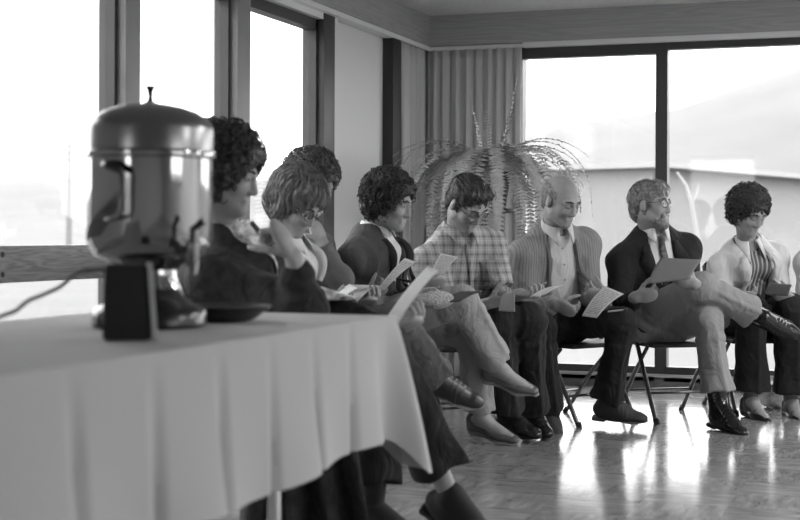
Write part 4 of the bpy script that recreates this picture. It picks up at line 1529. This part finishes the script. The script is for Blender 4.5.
def chair(p, phi, label, seatz=0.43, sc=1.0):
    F = fdir(phi)
    rz = math.atan2(F[1], F[0]) + math.pi / 2
    root = empty('folding_chair', (p[0], p[1], 0), rz)
    mt = mat('chair_tube', 110, 0.3, metal=0.9)
    ms = mat('chair_seat', 40, 0.6)
    for q in (-1, 1):
        x = q * .205
        f_ = MB().tube([(x, -.25, .0), (x, -.04, .36), (x, .10, .56), (x, .21, .78), (x * .9, .215, .80)], .0115, 10)
        o = f_.build('front_leg', mt, root)
        MB().tube([(x, -.255, .0), (x, -.245, .022)], .015, 10).build('foot_cap', mat('rubber', 25, .8), o)
        x2 = q * .185
        r_ = MB().tube([(x2, -.10, seatz - .03), (x2, .06, .22), (x2, .24, .0)], .0105, 10)
        o = r_.build('rear_leg', mt, root)
        MB().tube([(x2, .245, .0), (x2, .228, .022)], .014, 10).build('foot_cap', mat('rubber', 25, .8), o)
    MB().tube([(-.205, -.165, .145), (.205, -.165, .145)], .007, 8).build('front_stretcher', mt, root)
    MB().tube([(-.185, .135, .130), (.185, .135, .130)], .007, 8).build('rear_stretcher', mt, root)
    MB().tube([(-.185, .215, .80), (.185, .215, .80)], .0115, 10).build('top_rail', mt, root)
    m = MB().box((-.205, -.21, seatz - .025), (.205, .19, seatz), bev=.010)
    m.build('seat', ms, root)
    ni = 13
    G = np.zeros((ni, 5, 3))
    for i in range(ni):
        t = i / (ni - 1) * 2 - 1
        for j in range(5):
            v = j / 4
            G[i, j] = (t * .20, .155 + .052 * v + .035 * (1 - t * t), .62 + .18 * v)
    MB().grid(G).build('backrest', ms, root, solid=.012)
    tag(root, label, 'chair', 'folding chairs in the row')
    return root

def start(sp):
    R = make_rig(sp)
    F = R.Fh
    rz = math.atan2(F[1], F[0]) + math.pi / 2
    root = empty('person', (R.P[0], R.P[1], 0), rz)
    inv = rootM((R.P[0], R.P[1], 0), rz).inverted()
    tag(root, sp['label'], 'person', 'people seated along the windows')
    body(R, root, inv, sp)
    return R, root, inv

def sheet(name, corners, m, label, cat, bend=0.0, th=.0006, n=12, bn=None, group=None):
    """a sheet spanned by four corners (bottom-left, bottom-right, top-right, top-left), bowed by `bend` metres"""
    c = [np.asarray(q, float) for q in corners]
    nn = nrm(np.cross(c[1] - c[0], c[3] - c[0])) if bn is None else bn
    G = np.zeros((n, n, 3))
    ctr = sum(c) / 4
    for i in range(n):
        for j in range(n):
            a, b = i / (n - 1), j / (n - 1)
            q = c[0] * (1 - a) * (1 - b) + c[1] * a * (1 - b) + c[2] * a * b + c[3] * (1 - a) * b
            G[i, j] = q + nn * bend * (4 * b * (1 - b)) - ctr
    o = MB().grid(G).build(name, m, None, solid=th)
    o.location = ctr
    tag(o, label, cat, group)
    return o
# ------------------------------------------------------------------ each person, from the end of the table round to the right
M_blackshoe = mat('black_leather', 34, 0.25)
M_sole = mat('dark_sole', 30, 0.6)
M_sock = mat('dark_sock', 34, 0.9)
M_stocking = mat('sheer_stocking', 88, 0.6)
M_dkhair = mat('dark_hair', 48, 0.55, var=.3, vscale=60, bump=.4, bscale=140)
M_brhair = mat('brown_hair', 92, 0.5, var=.25, vscale=50, bump=.4, bscale=120)
M_gyhair = mat('greying_hair', 112, 0.55, var=.25, vscale=60, bump=.3, bscale=140)
M_wire = mat('metal_spectacles', 150, 0.25, metal=1.0)
M_darkframe = mat('dark_spectacles', 50, 0.3)
M_white = mat('white_shirt', 222, 0.85)
M_dktrouser = mat('dark_trouser_cloth', 24, 0.9, bump=.1, bscale=300)
M_button = mat('dark_button', 40, .4)
CHAIRS = []
FWD = cv(0, 0, -1)

# --- by the urn: dark curly hair, fist at the mouth
sp = dict(id='urn', label='person with big dark curly hair beside the urn, fist raised to the mouth', female=True,
    pel=at(246, 366, 4.5), phi=78, neck=at(226, 230, 4.46), head=at(226, 174, 4.40), hyaw=78, hpit=14, shut=False,
    shw=.19, hipw=.10, bust=.05, slump=.03,
    wrR=at(294, 258, 4.12), elR=at(306, 313, 4.16), wrL=at(383, 331, 4.34), haR=(cv(-.50, .85, .0), cv(-.82, -.45, .25), 1.75), haL=(cv(.85, .25, -.15), cv(-.2, .9, .2), 0.95),
    knR=at(384, 348, 4.3), knL=at(380, 352, 4.66), anR=at(451, 498, 4.4), anL=at(372, 512, 4.66), toR=cv(.8, -.42, -.3), toL=cv(.9, -.05, -.3), hand=1.12, spread=.04, brow=mat('brow_hair', 60, .8))
R, root, inv = start(sp)
o, bv = upper(R, 'jacket', mat('dark_jacket', 36, .9, var=.3, vscale=30), root, inv, .016, cut=[(-.1, .05), (.05, .05), (.2, .01)], wr=.005, seed=3, hem=.10, cuff=.014, pleat=.006)
upper(R, 'blouse', mat('grey_blouse', 90, .8), root, inv, .004, sleeve=None, seed=1)
collar(R, mat('pale_patterned_collar', 205, .8, var=.35, vscale=45), root, inv, .062, .10, .03, .05, .09)
strip('scarf', bv, R, [(.02, -.03), (.02, -.12), (.01, -.25)], [(-.09, -.03), (-.07, -.12), (-.03, -.25)], mat('pale_patterned_collar', 205), root, inv, .01, 12)
trousers(R, mat('black_trouser_cloth', 22, .9), root, inv, seed=2, hem=.088, hemcut=.80)
for s_ in 'LR': shoe(R, s_, root, inv, 'loafer', mat('black_suede', 26, .8), M_sole, M_sock if s_ == 'L' else None)
hair_obj(R, ('curly', 1, 1.1), M_dkhair, root, inv)
# guessed coat tails, added to fill the dark under the table
nI, nJ = 40, 14
G = np.zeros((nI, nJ, 3))
for i in range(nI):
    t_ = i / (nI - 1)
    for j in range(nJ):
        v_ = j / (nJ - 1)
        q = at(252 + 92 * t_, 366 - 4 * t_, 4.22 + .02 * t_)
        q = q + cv(0, 0, -1) * ((.010 + .03 * v_) * math.sin(t_ * 21 + .6 * math.sin(5 * v_)) + .03 * v_) + cv(1, 0, 0) * .12 * v_ * (t_ - .3)
        q[2] = q[2] - v_ * (.50 + .02 * math.sin(t_ * 9))
        G[i, j] = q
MB().grid(G).build('added_coat_tail', mat('dark_jacket', 36), root, inv=inv, solid=.004)
CHAIRS.append((R.P, 78, 'folding chair half hidden under the end of the tablecloth'))

# --- woman with glasses, wavy hair
sp = dict(id='glasses woman', label='wavy-haired woman with glasses looking down at the papers in her lap', female=True,
    pel=at(296, 337, 5.7), phi=70, neck=at(285, 239, 5.62), head=at(297, 202, 5.54), hyaw=58, hpit=36, hroll=0,
    shw=.18, bust=.045, slump=.045,
    wrR=at(326, 308, 5.40), wrL=at(352, 302, 5.62), haR=(cv(.9, .1, -.2), cv(0, .9, .3), 1.05), haL=(cv(.8, .1, -.4), cv(0, .9, .2), 1.05),
    knR=at(398, 322, 5.56), knL=at(392, 338, 5.76), anR=at(437, 379, 5.82), anL=at(340, 452, 5.7), toR=cv(.90, -.30, -.2), toL=cv(.9, -.05, -.3))
R, root, inv = start(sp)
o, bv = upper(R, 'jacket', mat('pale_jacket', 176, .9), root, inv, .014, cut=[(-.1, .05), (.05, .05), (.3, .02)], wr=.004, seed=4, hem=.10)
upper(R, 'blouse', M_white, root, inv, .004, sleeve=None, seed=1)
collar(R, M_white, root, inv, .056, .072, .03, .03, .05)
trousers(R, mat('charcoal_trouser_cloth', 84, .9), root, inv, seed=3, hem=.075, hemcut=.93)
for s_ in 'LR': shoe(R, s_, root, inv, 'boot', mat('dark_boot_leather', 40, .35), mat('pale_sole', 150, .6))
hair_obj(R, ('wavy', 2, .6), M_brhair, root, inv)
glasses_obj(R, M_wire, root, inv)
CHAIRS.append((R.P, 72, 'folding chair under the wavy-haired woman with glasses'))

# --- behind her: curly head, hand at the face
sp = dict(id='behind', label='person with short curly hair behind the wavy-haired woman, hand held to the face', female=True,
    pel=at(300, 326, 6.22), phi=66, neck=at(302, 224, 6.16), head=at(312, 184, 6.06), hyaw=60, hpit=28,
    shw=.18, bust=.03, slump=.03,
    wrR=at(322, 243, 5.92), elR=at(339, 280, 5.94), wrL=at(345, 305, 6.15), haR=(cv(-.35, .85, .1), cv(-.8, .1, .5), 1.0), haL=(cv(.8, 0, -.3), cv(0, .9, .1), 0.95),
    knR=at(398, 330, 6.02), knL=at(404, 332, 6.22), anR=at(352, 436, 6.12), anL=at(366, 432, 6.3), toR=cv(.9, -.05, -.3), toL=cv(.9, -.05, -.3))
R, root, inv = start(sp)
o, bv = upper(R, 'jacket', mat('mid_grey_jacket', 104, .9), root, inv, .012, wr=.004, seed=5, hem=.10, pleat=.004)
trousers(R, M_dktrouser, root, inv, seed=3, hem=.085)
for s_ in 'LR': shoe(R, s_, root, inv, 'loafer', M_blackshoe, M_sole)
hair_obj(R, ('curly', 5, .5), mat('dark_brown_hair', 66, .5, var=.3, vscale=60, bump=.4, bscale=140), root, inv)
CHAIRS.append((R.P, 66, 'folding chair under the short curly-haired person by the window post'))

# --- woman in dark jacket, crossed pale trousers
sp = dict(id='dark jacket woman', label='curly-haired woman in a dark jacket and pale trousers holding a sheet in each hand', female=True,
    pel=at(374, 322, 6.42), phi=62, neck=at(373, 227, 6.40), head=at(390, 202, 6.34), hyaw=66, hpit=16, shut=False,
    shw=.18, bust=.045, slump=.02, girth=.92,
    wrR=at(366, 297, 6.16), wrL=at(424, 288, 6.22), haR=(cv(.85, .35, -.1), cv(0, .8, .4), 1.15), haL=(cv(.85, .45, -.1), cv(-.2, .8, .4), 1.05), hand=.88,
    knR=at(462, 302, 6.2), knL=at(470, 330, 6.42), anR=at(499, 367, 6.36), anL=at(481, 416, 6.6), toR=cv(.93, -.24, -.2), toL=cv(.8, -.14, -.5))
R, root, inv = start(sp)
o, bv = upper(R, 'jacket', mat('charcoal_jacket', 72, .9, var=.12, vscale=12), root, inv, .014, cut=[(-.1, .05), (.05, .05), (.3, .02)], wr=.004, seed=6, hem=.10, puff=.004, pleat=.011)
upper(R, 'blouse', M_white, root, inv, .004, sleeve=None, seed=1)
collar(R, M_white, root, inv, .054, .068, .035, .025, .045)
for q in (-1, 1):
    strip('lapel', bv, R, [(q * .05, -.045), (q * .04, -.15), (q * .015, -.3)], [(q * .088, -.05), (q * .10, -.13), (q * .02, -.32)], mat('black_lapel', 24, .9), o, inv, .004, 12)
trousers(R, mat('pale_grey_trouser_cloth', 150, .9, bump=.08, bscale=260), root, inv, seed=5, hem=.075, hemcut=.90)
for s_ in 'LR': shoe(R, s_, root, inv, 'pump', mat('taupe_leather', 84, .4), mat('pale_wedge', 140, .6))
hair_obj(R, ('curly', 7, .5), M_dkhair, root, inv)
CHAIRS.append((R.P, 62, 'folding chair under the curly-haired woman in the dark jacket'))

# --- man in plaid shirt
sp = dict(id='plaid', label='dark-haired man with glasses in a short-sleeved plaid shirt, head bowed over his papers',
    pel=at(462, 318, 6.98), phi=24, neck=at(458, 228, 6.80), head=at(467, 203, 6.68), hyaw=44, hpit=40, hroll=-6,
    shw=.205, girth=1.02, belly=.02, slump=.05, hs=1.0,
    wrR=at(490, 303, 6.50), wrL=at(521, 294, 6.56), haR=(cv(.7, .15, -.4), cv(.2, .8, .4), 1.15), haL=(cv(.55, -.05, -.6), cv(-.2, .9, .3), 1.1),
    knR=at(499, 320, 6.60), knL=at(530, 318, 6.62), anR=at(507, 413, 6.74), anL=at(531, 412, 6.88), toR=cv(.6, -.08, -.75), toL=cv(.28, -.08, -1))
R, root, inv = start(sp)
M_plaid = mat_plaid('plaid_cotton', 158, 104, 192, .042)
o, bv = upper(R, 'shirt', M_plaid, root, inv, .010, sleeve='short', wr=.004, seed=7, hem=.10)
collar(R, M_plaid, root, inv, .060, .084, .052, .034, .065)
strip('placket', bv, R, [(-.012, -.05), (-.012, -.4)], [(.012, -.05), (.012, -.4)], M_plaid, o, inv, .002, 14)
strip('pocket', bv, R, [(.055, -.15), (.055, -.26)], [(.13, -.15), (.13, -.26)], M_plaid, o, inv, .003, 8)
buttons(bv, R, [(0, -.1), (0, -.19), (0, -.28)], mat('pale_button', 190, .4), o, inv, .005)
trousers(R, mat_stripes('faint_striped_trouser_cloth', 28, 36, 'X', .03, .3, .9, .2), root, inv, seed=7, hem=.095)
for s_ in 'LR': shoe(R, s_, root, inv, 'shoe', M_blackshoe, M_sole, M_sock)
hair_obj(R, ('short', 3), M_dkhair, root, inv)
glasses_obj(R, M_wire, root, inv)
CHAIRS.append((R.P, 24, 'folding chair under the man in the plaid shirt'))

# --- the cardigan man in the middle
sp = dict(id='cardigan', label='balding man in a ribbed cardigan reading a printed sheet, head bowed',
    pel=at(552, 318, 7.42), phi=22, neck=at(555, 227, 7.22), head=at(561, 200, 7.12), hyaw=40, hpit=24, hroll=-3, shut=True,
    shw=.206, girth=1.12, belly=.04, hg=1.05, armr=1.08, hs=1.0, slump=.05,
    wrR=at(556, 304, 6.98), wrL=at(604, 300, 7.0), haR=(cv(.75, -.35, -.3), cv(.3, .5, .6), 1.1), haL=(cv(-.6, .3, -.3), cv(-.3, .5, .4), 1.1),
    knR=at(541, 326, 6.98), knL=at(622, 322, 7.06), anR=at(549, 413, 7.12), anL=at(607, 402, 7.22), toR=cv(.05, -.08, -1), toL=cv(.9, -.04, -.45))
R, root, inv = start(sp)
M_card = mat_stripes('ribbed_cardigan', 136, 118, 'X', .014, .35, .95, .2)
sh, bv0 = upper(R, 'shirt', mat('pale_shirt', 196, .85, bump=.06, bscale=150), root, inv, .004, sleeve=None, seed=2)
co, bv = upper(R, 'cardigan', M_card, root, inv, .018, cut=[(-.1, .055), (.05, .062), (.25, .075), (.6, .085)], wr=.004, seed=1, hem=.14, cuff=.014)
collar(R, mat('pale_shirt', 196), root, inv, .061, .082, .052, .034, .06)
for q in (-1, 1):
    strip('front_band', bv, R, [(q * .062, -.055), (q * .068, -.15), (q * .080, -.3), (q * .088, -.42)], [(q * .087, -.055), (q * .093, -.15), (q * .105, -.3), (q * .113, -.42)], mat('cardigan_band', 116, .95), co, inv, .003, 14)
buttons(bv0, R, [(0, -.08), (0, -.16), (0, -.24), (0, -.32)], mat('pale_button', 190, .4), sh, inv, .005)
trousers(R, M_dktrouser, root, inv, seed=1, hem=.084, wide=.95)
for s_ in 'LR': shoe(R, s_, root, inv, 'shoe', mat('brown_suede', 52, .7), mat('mid_sole', 78, .6), M_sock)
hair_obj(R, ('bald', 3), M_gyhair, root, inv)
CHAIRS.append((R.P + cv(.7, 0, .7) * .15, 38, 'folding chair under the balding man in the cardigan'))

# --- the man in the blazer
sp = dict(id='blazer', label='bearded man with glasses in a dark blazer and tie, legs crossed, looking up',
    pel=at(660, 318, 7.55), phi=14, neck=at(653, 231, 7.46), head=at(650, 205, 7.40), hyaw=58, hpit=-2, hroll=2, shut=False,
    shw=.216, girth=1.08, belly=.02, slump=.03, hs=.98,
    wrR=at(636, 297, 7.08), wrL=at(694, 284, 7.06), haR=(cv(.8, .15, -.2), cv(.2, .5, .7), 1.2), haL=(cv(-.6, .2, -.3), cv(-.2, .6, .5), 1.05),
    knR=at(702, 287, 7.16), knL=at(708, 320, 7.17), anR=at(764, 318, 7.22), anL=at(721, 410, 7.10), toR=cv(.88, -.42, -.15), toL=cv(.40, -.12, -.9))
R, root, inv = start(sp)
M_bl = mat('dark_blazer', 28, .9, bump=.06, bscale=300)
sh, bv0 = upper(R, 'shirt', M_white, root, inv, .004, sleeve=None, seed=2)
co, bv = upper(R, 'blazer', M_bl, root, inv, .018, cut=[(-.1, .060), (.03, .062), (.2, .05), (.36, .01)], wr=.004, seed=8, hem=.14, cuff=.013)
collar(R, M_white, root, inv, .061, .076, .060, .032, .05)
strip('tie', bv0, R, [(-.014, -.035), (-.016, -.06), (-.03, -.3), (-.03, -.38), (-.002, -.42)], [(.014, -.035), (.016, -.06), (.03, -.3), (.03, -.38), (.002, -.42)], mat('patterned_tie', 74, .6, var=.6, vscale=90), root, inv, .006, 16)
p = drape(bv0, R, 0, -.032, .016)
kn_ = SDF(p - .05, p + .05, .003); kn_.cap(p + R.U * .018, p - R.U * .016, .019, .012, 0, ax=R.F, fl=.7); sdf_obj(kn_, 'tie_knot', mat('patterned_tie', 74), root, inv)
for q in (-1, 1):
    strip('lapel', bv, R, [(q * .064, -.045), (q * .056, -.15), (q * .012, -.35)], [(q * .098, -.05), (q * .128, -.12), (q * .02, -.37)], M_bl, co, inv, .005, 14)
buttons(bv, R, [(.01, -.39)], M_button, co, inv, .009)
trousers(R, mat('grey_flannel', 136, .9, bump=.08, bscale=260), root, inv, seed=9, hem=.088, hemcut=.80)
for s_ in 'LR': shoe(R, s_, root, inv, 'boot', mat('shiny_black_leather', 22, .15), M_sole, M_sock)
hair_obj(R, ('short', 6), M_gyhair, root, inv)
beard_obj(R, M_gyhair, root, inv)
glasses_obj(R, M_wire, root, inv)
CHAIRS.append((R.P + cv(.5, 0, .8) * .13, 16, 'folding chair under the bearded man in the blazer'))

# --- woman in the pale blazer
sp = dict(id='pale blazer', label='woman in a pale blazer and striped blouse looking down at a dark booklet', female=True,
    pel=at(752, 315, 8.0), phi=10, neck=at(747, 240, 7.87), head=at(749, 212, 7.78), hyaw=28, hpit=28,
    shw=.19, bust=.065, slump=.04,
    wrR=at(738, 297, 7.56), wrL=at(790, 298, 7.58), haR=(cv(.85, .1, -.4), cv(.1, .7, .5), 1.15), haL=(cv(-.8, .15, -.4), cv(-.1, .7, .5), 1.15), hand=.88,
    knR=at(752, 309, 7.56), knL=at(790, 310, 7.60), anR=at(751, 398, 7.60), anL=at(791, 400, 7.66), toR=cv(.30, -.14, -.95), toL=cv(.1, -.14, -1))
R, root, inv = start(sp)
M_pb = mat('pale_blazer', 206, .9, bump=.06, bscale=200)
sh, bv0 = upper(R, 'blouse', mat_stripes('striped_blouse', 92, 176, 'X', .022, .35, .85, .1), root, inv, .004, sleeve=None, seed=2)
co, bv = upper(R, 'blazer', M_pb, root, inv, .016, cut=[(-.1, .055), (.03, .058), (.15, .06), (.5, .075)], wr=.004, seed=10, hem=.14, cuff=.014)
collar(R, M_white, root, inv, .055, .075, .030, .03, .085, gap=.35)
for q in (-1, 1):
    strip('lapel', bv, R, [(q * .060, -.045), (q * .062, -.12), (q * .068, -.26)], [(q * .092, -.05), (q * .125, -.10), (q * .075, -.28)], M_pb, co, inv, .005, 14)
trousers(R, mat('black_wide_trousers', 22, .9), root, inv, seed=4, hem=.10, wide=1.15, hemcut=.90)
for s_ in 'LR': shoe(R, s_, root, inv, 'pump', mat('dark_pump_leather', 34, .3), mat('wedge_sole', 60, .6), M_stocking)
hair_obj(R, ('curly', 9, .5), mat('short_dark_hair', 54, .55, var=.3, vscale=60, bump=.4, bscale=140), root, inv)
CHAIRS.append((R.P, 10, 'folding chair under the woman in the pale blazer'))

# --- person cut by the edge of the photograph
sp = dict(id='edge', label='person in a pale jacket seated beyond the woman in the pale blazer', female=True,
    pel=at(842, 315, 7.9), phi=-4, neck=at(836, 238, 7.8), head=at(836, 208, 7.7), hyaw=0, hpit=12,
    shw=.195, bust=.05, slump=.04,
    wrR=at(822, 300, 7.5), wrL=at(862, 300, 7.5), haR=(cv(.85, .1, -.4), cv(.1, .7, .5), 1.15), haL=(cv(-.8, .15, -.4), cv(-.1, .7, .5), 1.15), hand=.88,
    knR=at(832, 312, 7.46), knL=at(866, 312, 7.46), anR=at(836, 402, 7.56), anL=at(866, 402, 7.56), toR=cv(.1, -.1, -1), toL=cv(.1, -.1, -1))
R, root, inv = start(sp)
co, bv = upper(R, 'jacket', mat('cream_jacket', 196, .9), root, inv, .014, wr=.005, seed=12, hem=.12)
trousers(R, M_dktrouser, root, inv, seed=4, hem=.09)
for s_ in 'LR': shoe(R, s_, root, inv, 'loafer', M_blackshoe, M_sole)
collar(R, mat('cream_jacket', 196), root, inv, .058, .08, .03, .03, .06)
hair_obj(R, ('curly', 11, .5), M_brhair, root, inv)
CHAIRS.append((R.P, -4, 'folding chair at the end of the row beyond the woman in the pale blazer'))

for p, phi, lab in CHAIRS:
    F = fdir(phi)
    q = p + F * .02
    chair(q, phi, lab, seatz=min(.44, max(.40, p[2] - .120)))

# ------------------------------------------------------------------ what they hold
P1_ = mat_print('printed_sheet', 216, 128, .045)
M_paper = mat_print('plain_sheet', 232, 215, .05)
sheet('paper_sheet', [at(386, 319, 4.34), at(399, 323, 4.20), at(438, 271, 4.20), at(428, 266, 4.34)], M_paper, 'blurred white sheet standing up at the corner of the tablecloth', 'paper', .006)
sheet('paper_sheet', [at(317, 308, 5.36), at(326, 312, 5.22), at(358, 288, 5.22), at(350, 284, 5.36)], M_paper, 'white sheet tilted up in front of the wavy-haired woman, near the table edge', 'paper', .006)
sheet('booklet', [at(330, 310, 5.5), at(356, 304, 5.42), at(379, 286, 5.62), at(352, 285, 5.72)], mat('patterned_booklet', 128, .7, var=.5, vscale=9), 'grey patterned booklet open on the lap of the wavy-haired woman', 'booklet', .012, .004)
sheet('paper_sheet', [at(377, 291, 6.10), at(385, 290, 5.97), at(416, 262, 5.97), at(405, 258, 6.10)], P1_, 'printed sheet raised in the near hand of the woman in the dark jacket', 'paper', .006)
sheet('paper_sheet', [at(430, 277, 6.14), at(444, 274, 6.06), at(458, 257, 6.08), at(441, 253, 6.16)], P1_, 'printed sheet held up just in front of the plaid shirt', 'paper', .004)
sheet('paper_sheet', [at(530, 297, 6.44), at(545, 295, 6.28), at(564, 285, 6.32), at(549, 287, 6.48)], M_paper, 'pale sheet held flat in the hand of the man in the plaid shirt', 'paper', .004)
sheet('folded_card', [at(499, 311, 6.40), at(515, 312, 6.32), at(515, 292, 6.34), at(503, 293, 6.42)], mat('grey_card', 150, .8), 'small upright folded card in the other hand of the man in the plaid shirt', 'card', .003, .003)
sheet('paper_sheet', [at(582, 316, 6.86), at(597, 318, 6.78), at(624, 294, 6.84), at(605, 286, 6.94)], mat_print('printed_sheet_b', 210, 120, .05, seed=3.0), 'printed sheet held by the balding man in the cardigan', 'paper', .012)
pen = MB().tube([at(608, 311.5, 6.9), at(620, 310.3, 6.88), at(627, 309.5, 6.87)], [.004, .004, .003], 8).build('barrel', mat('pale_pen', 190, .3))
pr = empty('pen', tuple(at(608, 311.5, 6.9)))
pen.data.transform(pr.matrix_world.inverted()); pen.parent = pr
pc = MB().tube([at(624, 309.9, 6.875), at(627.5, 309.4, 6.868)], .0052, 8).build('pen_cap', mat('dark_cap', 60, .3), pr, inv=pr.matrix_world.inverted())
tag(pr, 'pen in the hand of the balding man in the cardigan', 'pen')
sheet('folder', [at(648, 284, 6.98), at(690, 279, 6.90), at(702, 260, 7.00), at(661, 258, 7.08)], mat('grey_folder', 112, .7), 'grey folder resting on the raised knee of the bearded man', 'folder', .010, .004)
sheet('booklet', [at(764, 294, 7.44), at(788, 296, 7.40), at(792, 285, 7.46), at(769, 283, 7.50)], mat('dark_booklet', 62, .6), 'dark booklet held by the woman in the pale blazer', 'booklet', .004, .005)
sheet('booklet', [at(440, 303, 6.02), at(460, 301, 5.96), at(482, 291, 6.03), at(460, 292, 6.10)], mat('dark_booklet', 62, .6), 'dark booklet lying on the crossed knee of the woman in the dark jacket', 'booklet', .004, .005)

def pouch(name, c, axes, rad, m, label, cat, seed, amp=.006, flatz=None):
    sd = SDF(c - max(rad) - .05, c + max(rad) + .05, .005)
    sd.ell(c, axes, rad, 0)
    sd.ell(c + axes[0] * rad[0] * .4 - axes[2] * rad[2] * .2, axes, np.array(rad) * .75, .03)
    if flatz is not None: sd.plane(np.array([0, 0, flatz]), -UP)
    sd.disp(wrinkle(amp, 1.6, seed))
    ro = empty(name, (c[0], c[1], flatz if flatz is not None else c[2] - rad[2]))
    o, V, Q = sdf_obj(sd, 'bag_body', m, ro, ro.matrix_world.inverted(), 1)
    MB().tube([c + axes[0] * rad[0] * .5 + axes[2] * rad[2] * .8, c + axes[0] * rad[0] * .25 + axes[2] * rad[2] * 1.35, c - axes[0] * rad[0] * .25 + axes[2] * rad[2] * 1.35, c - axes[0] * rad[0] * .5 + axes[2] * rad[2] * .8], .006, 8).build('strap', m, ro, inv=ro.matrix_world.inverted())
    tag(ro, label, cat)
    return ro
c = at(430, 300, 6.02)
pouch('knitted_bag', c, (cv(1, .1, 0), cv(0, 0, -1), cv(-.1, 1, 0)), (.085, .05, .035), mat('knitted_yarn', 168, .95, var=.3, vscale=160, bump=.6, bscale=220), 'pale knitted bag in the lap of the woman in the dark jacket', 'bag', 2, .003)
c = at(774, 402, 8.05); c[2] = .07
pouch('crumpled_bag', c, (cv(1, 0, 0), cv(0, 0, -1), UP), (.085, .07, .075), mat('pale_bag_plastic', 196, .5, var=.2, vscale=30), 'pale crumpled bag on the floor between the shoes of the woman in the pale blazer', 'bag', 5, .008, 0.002)
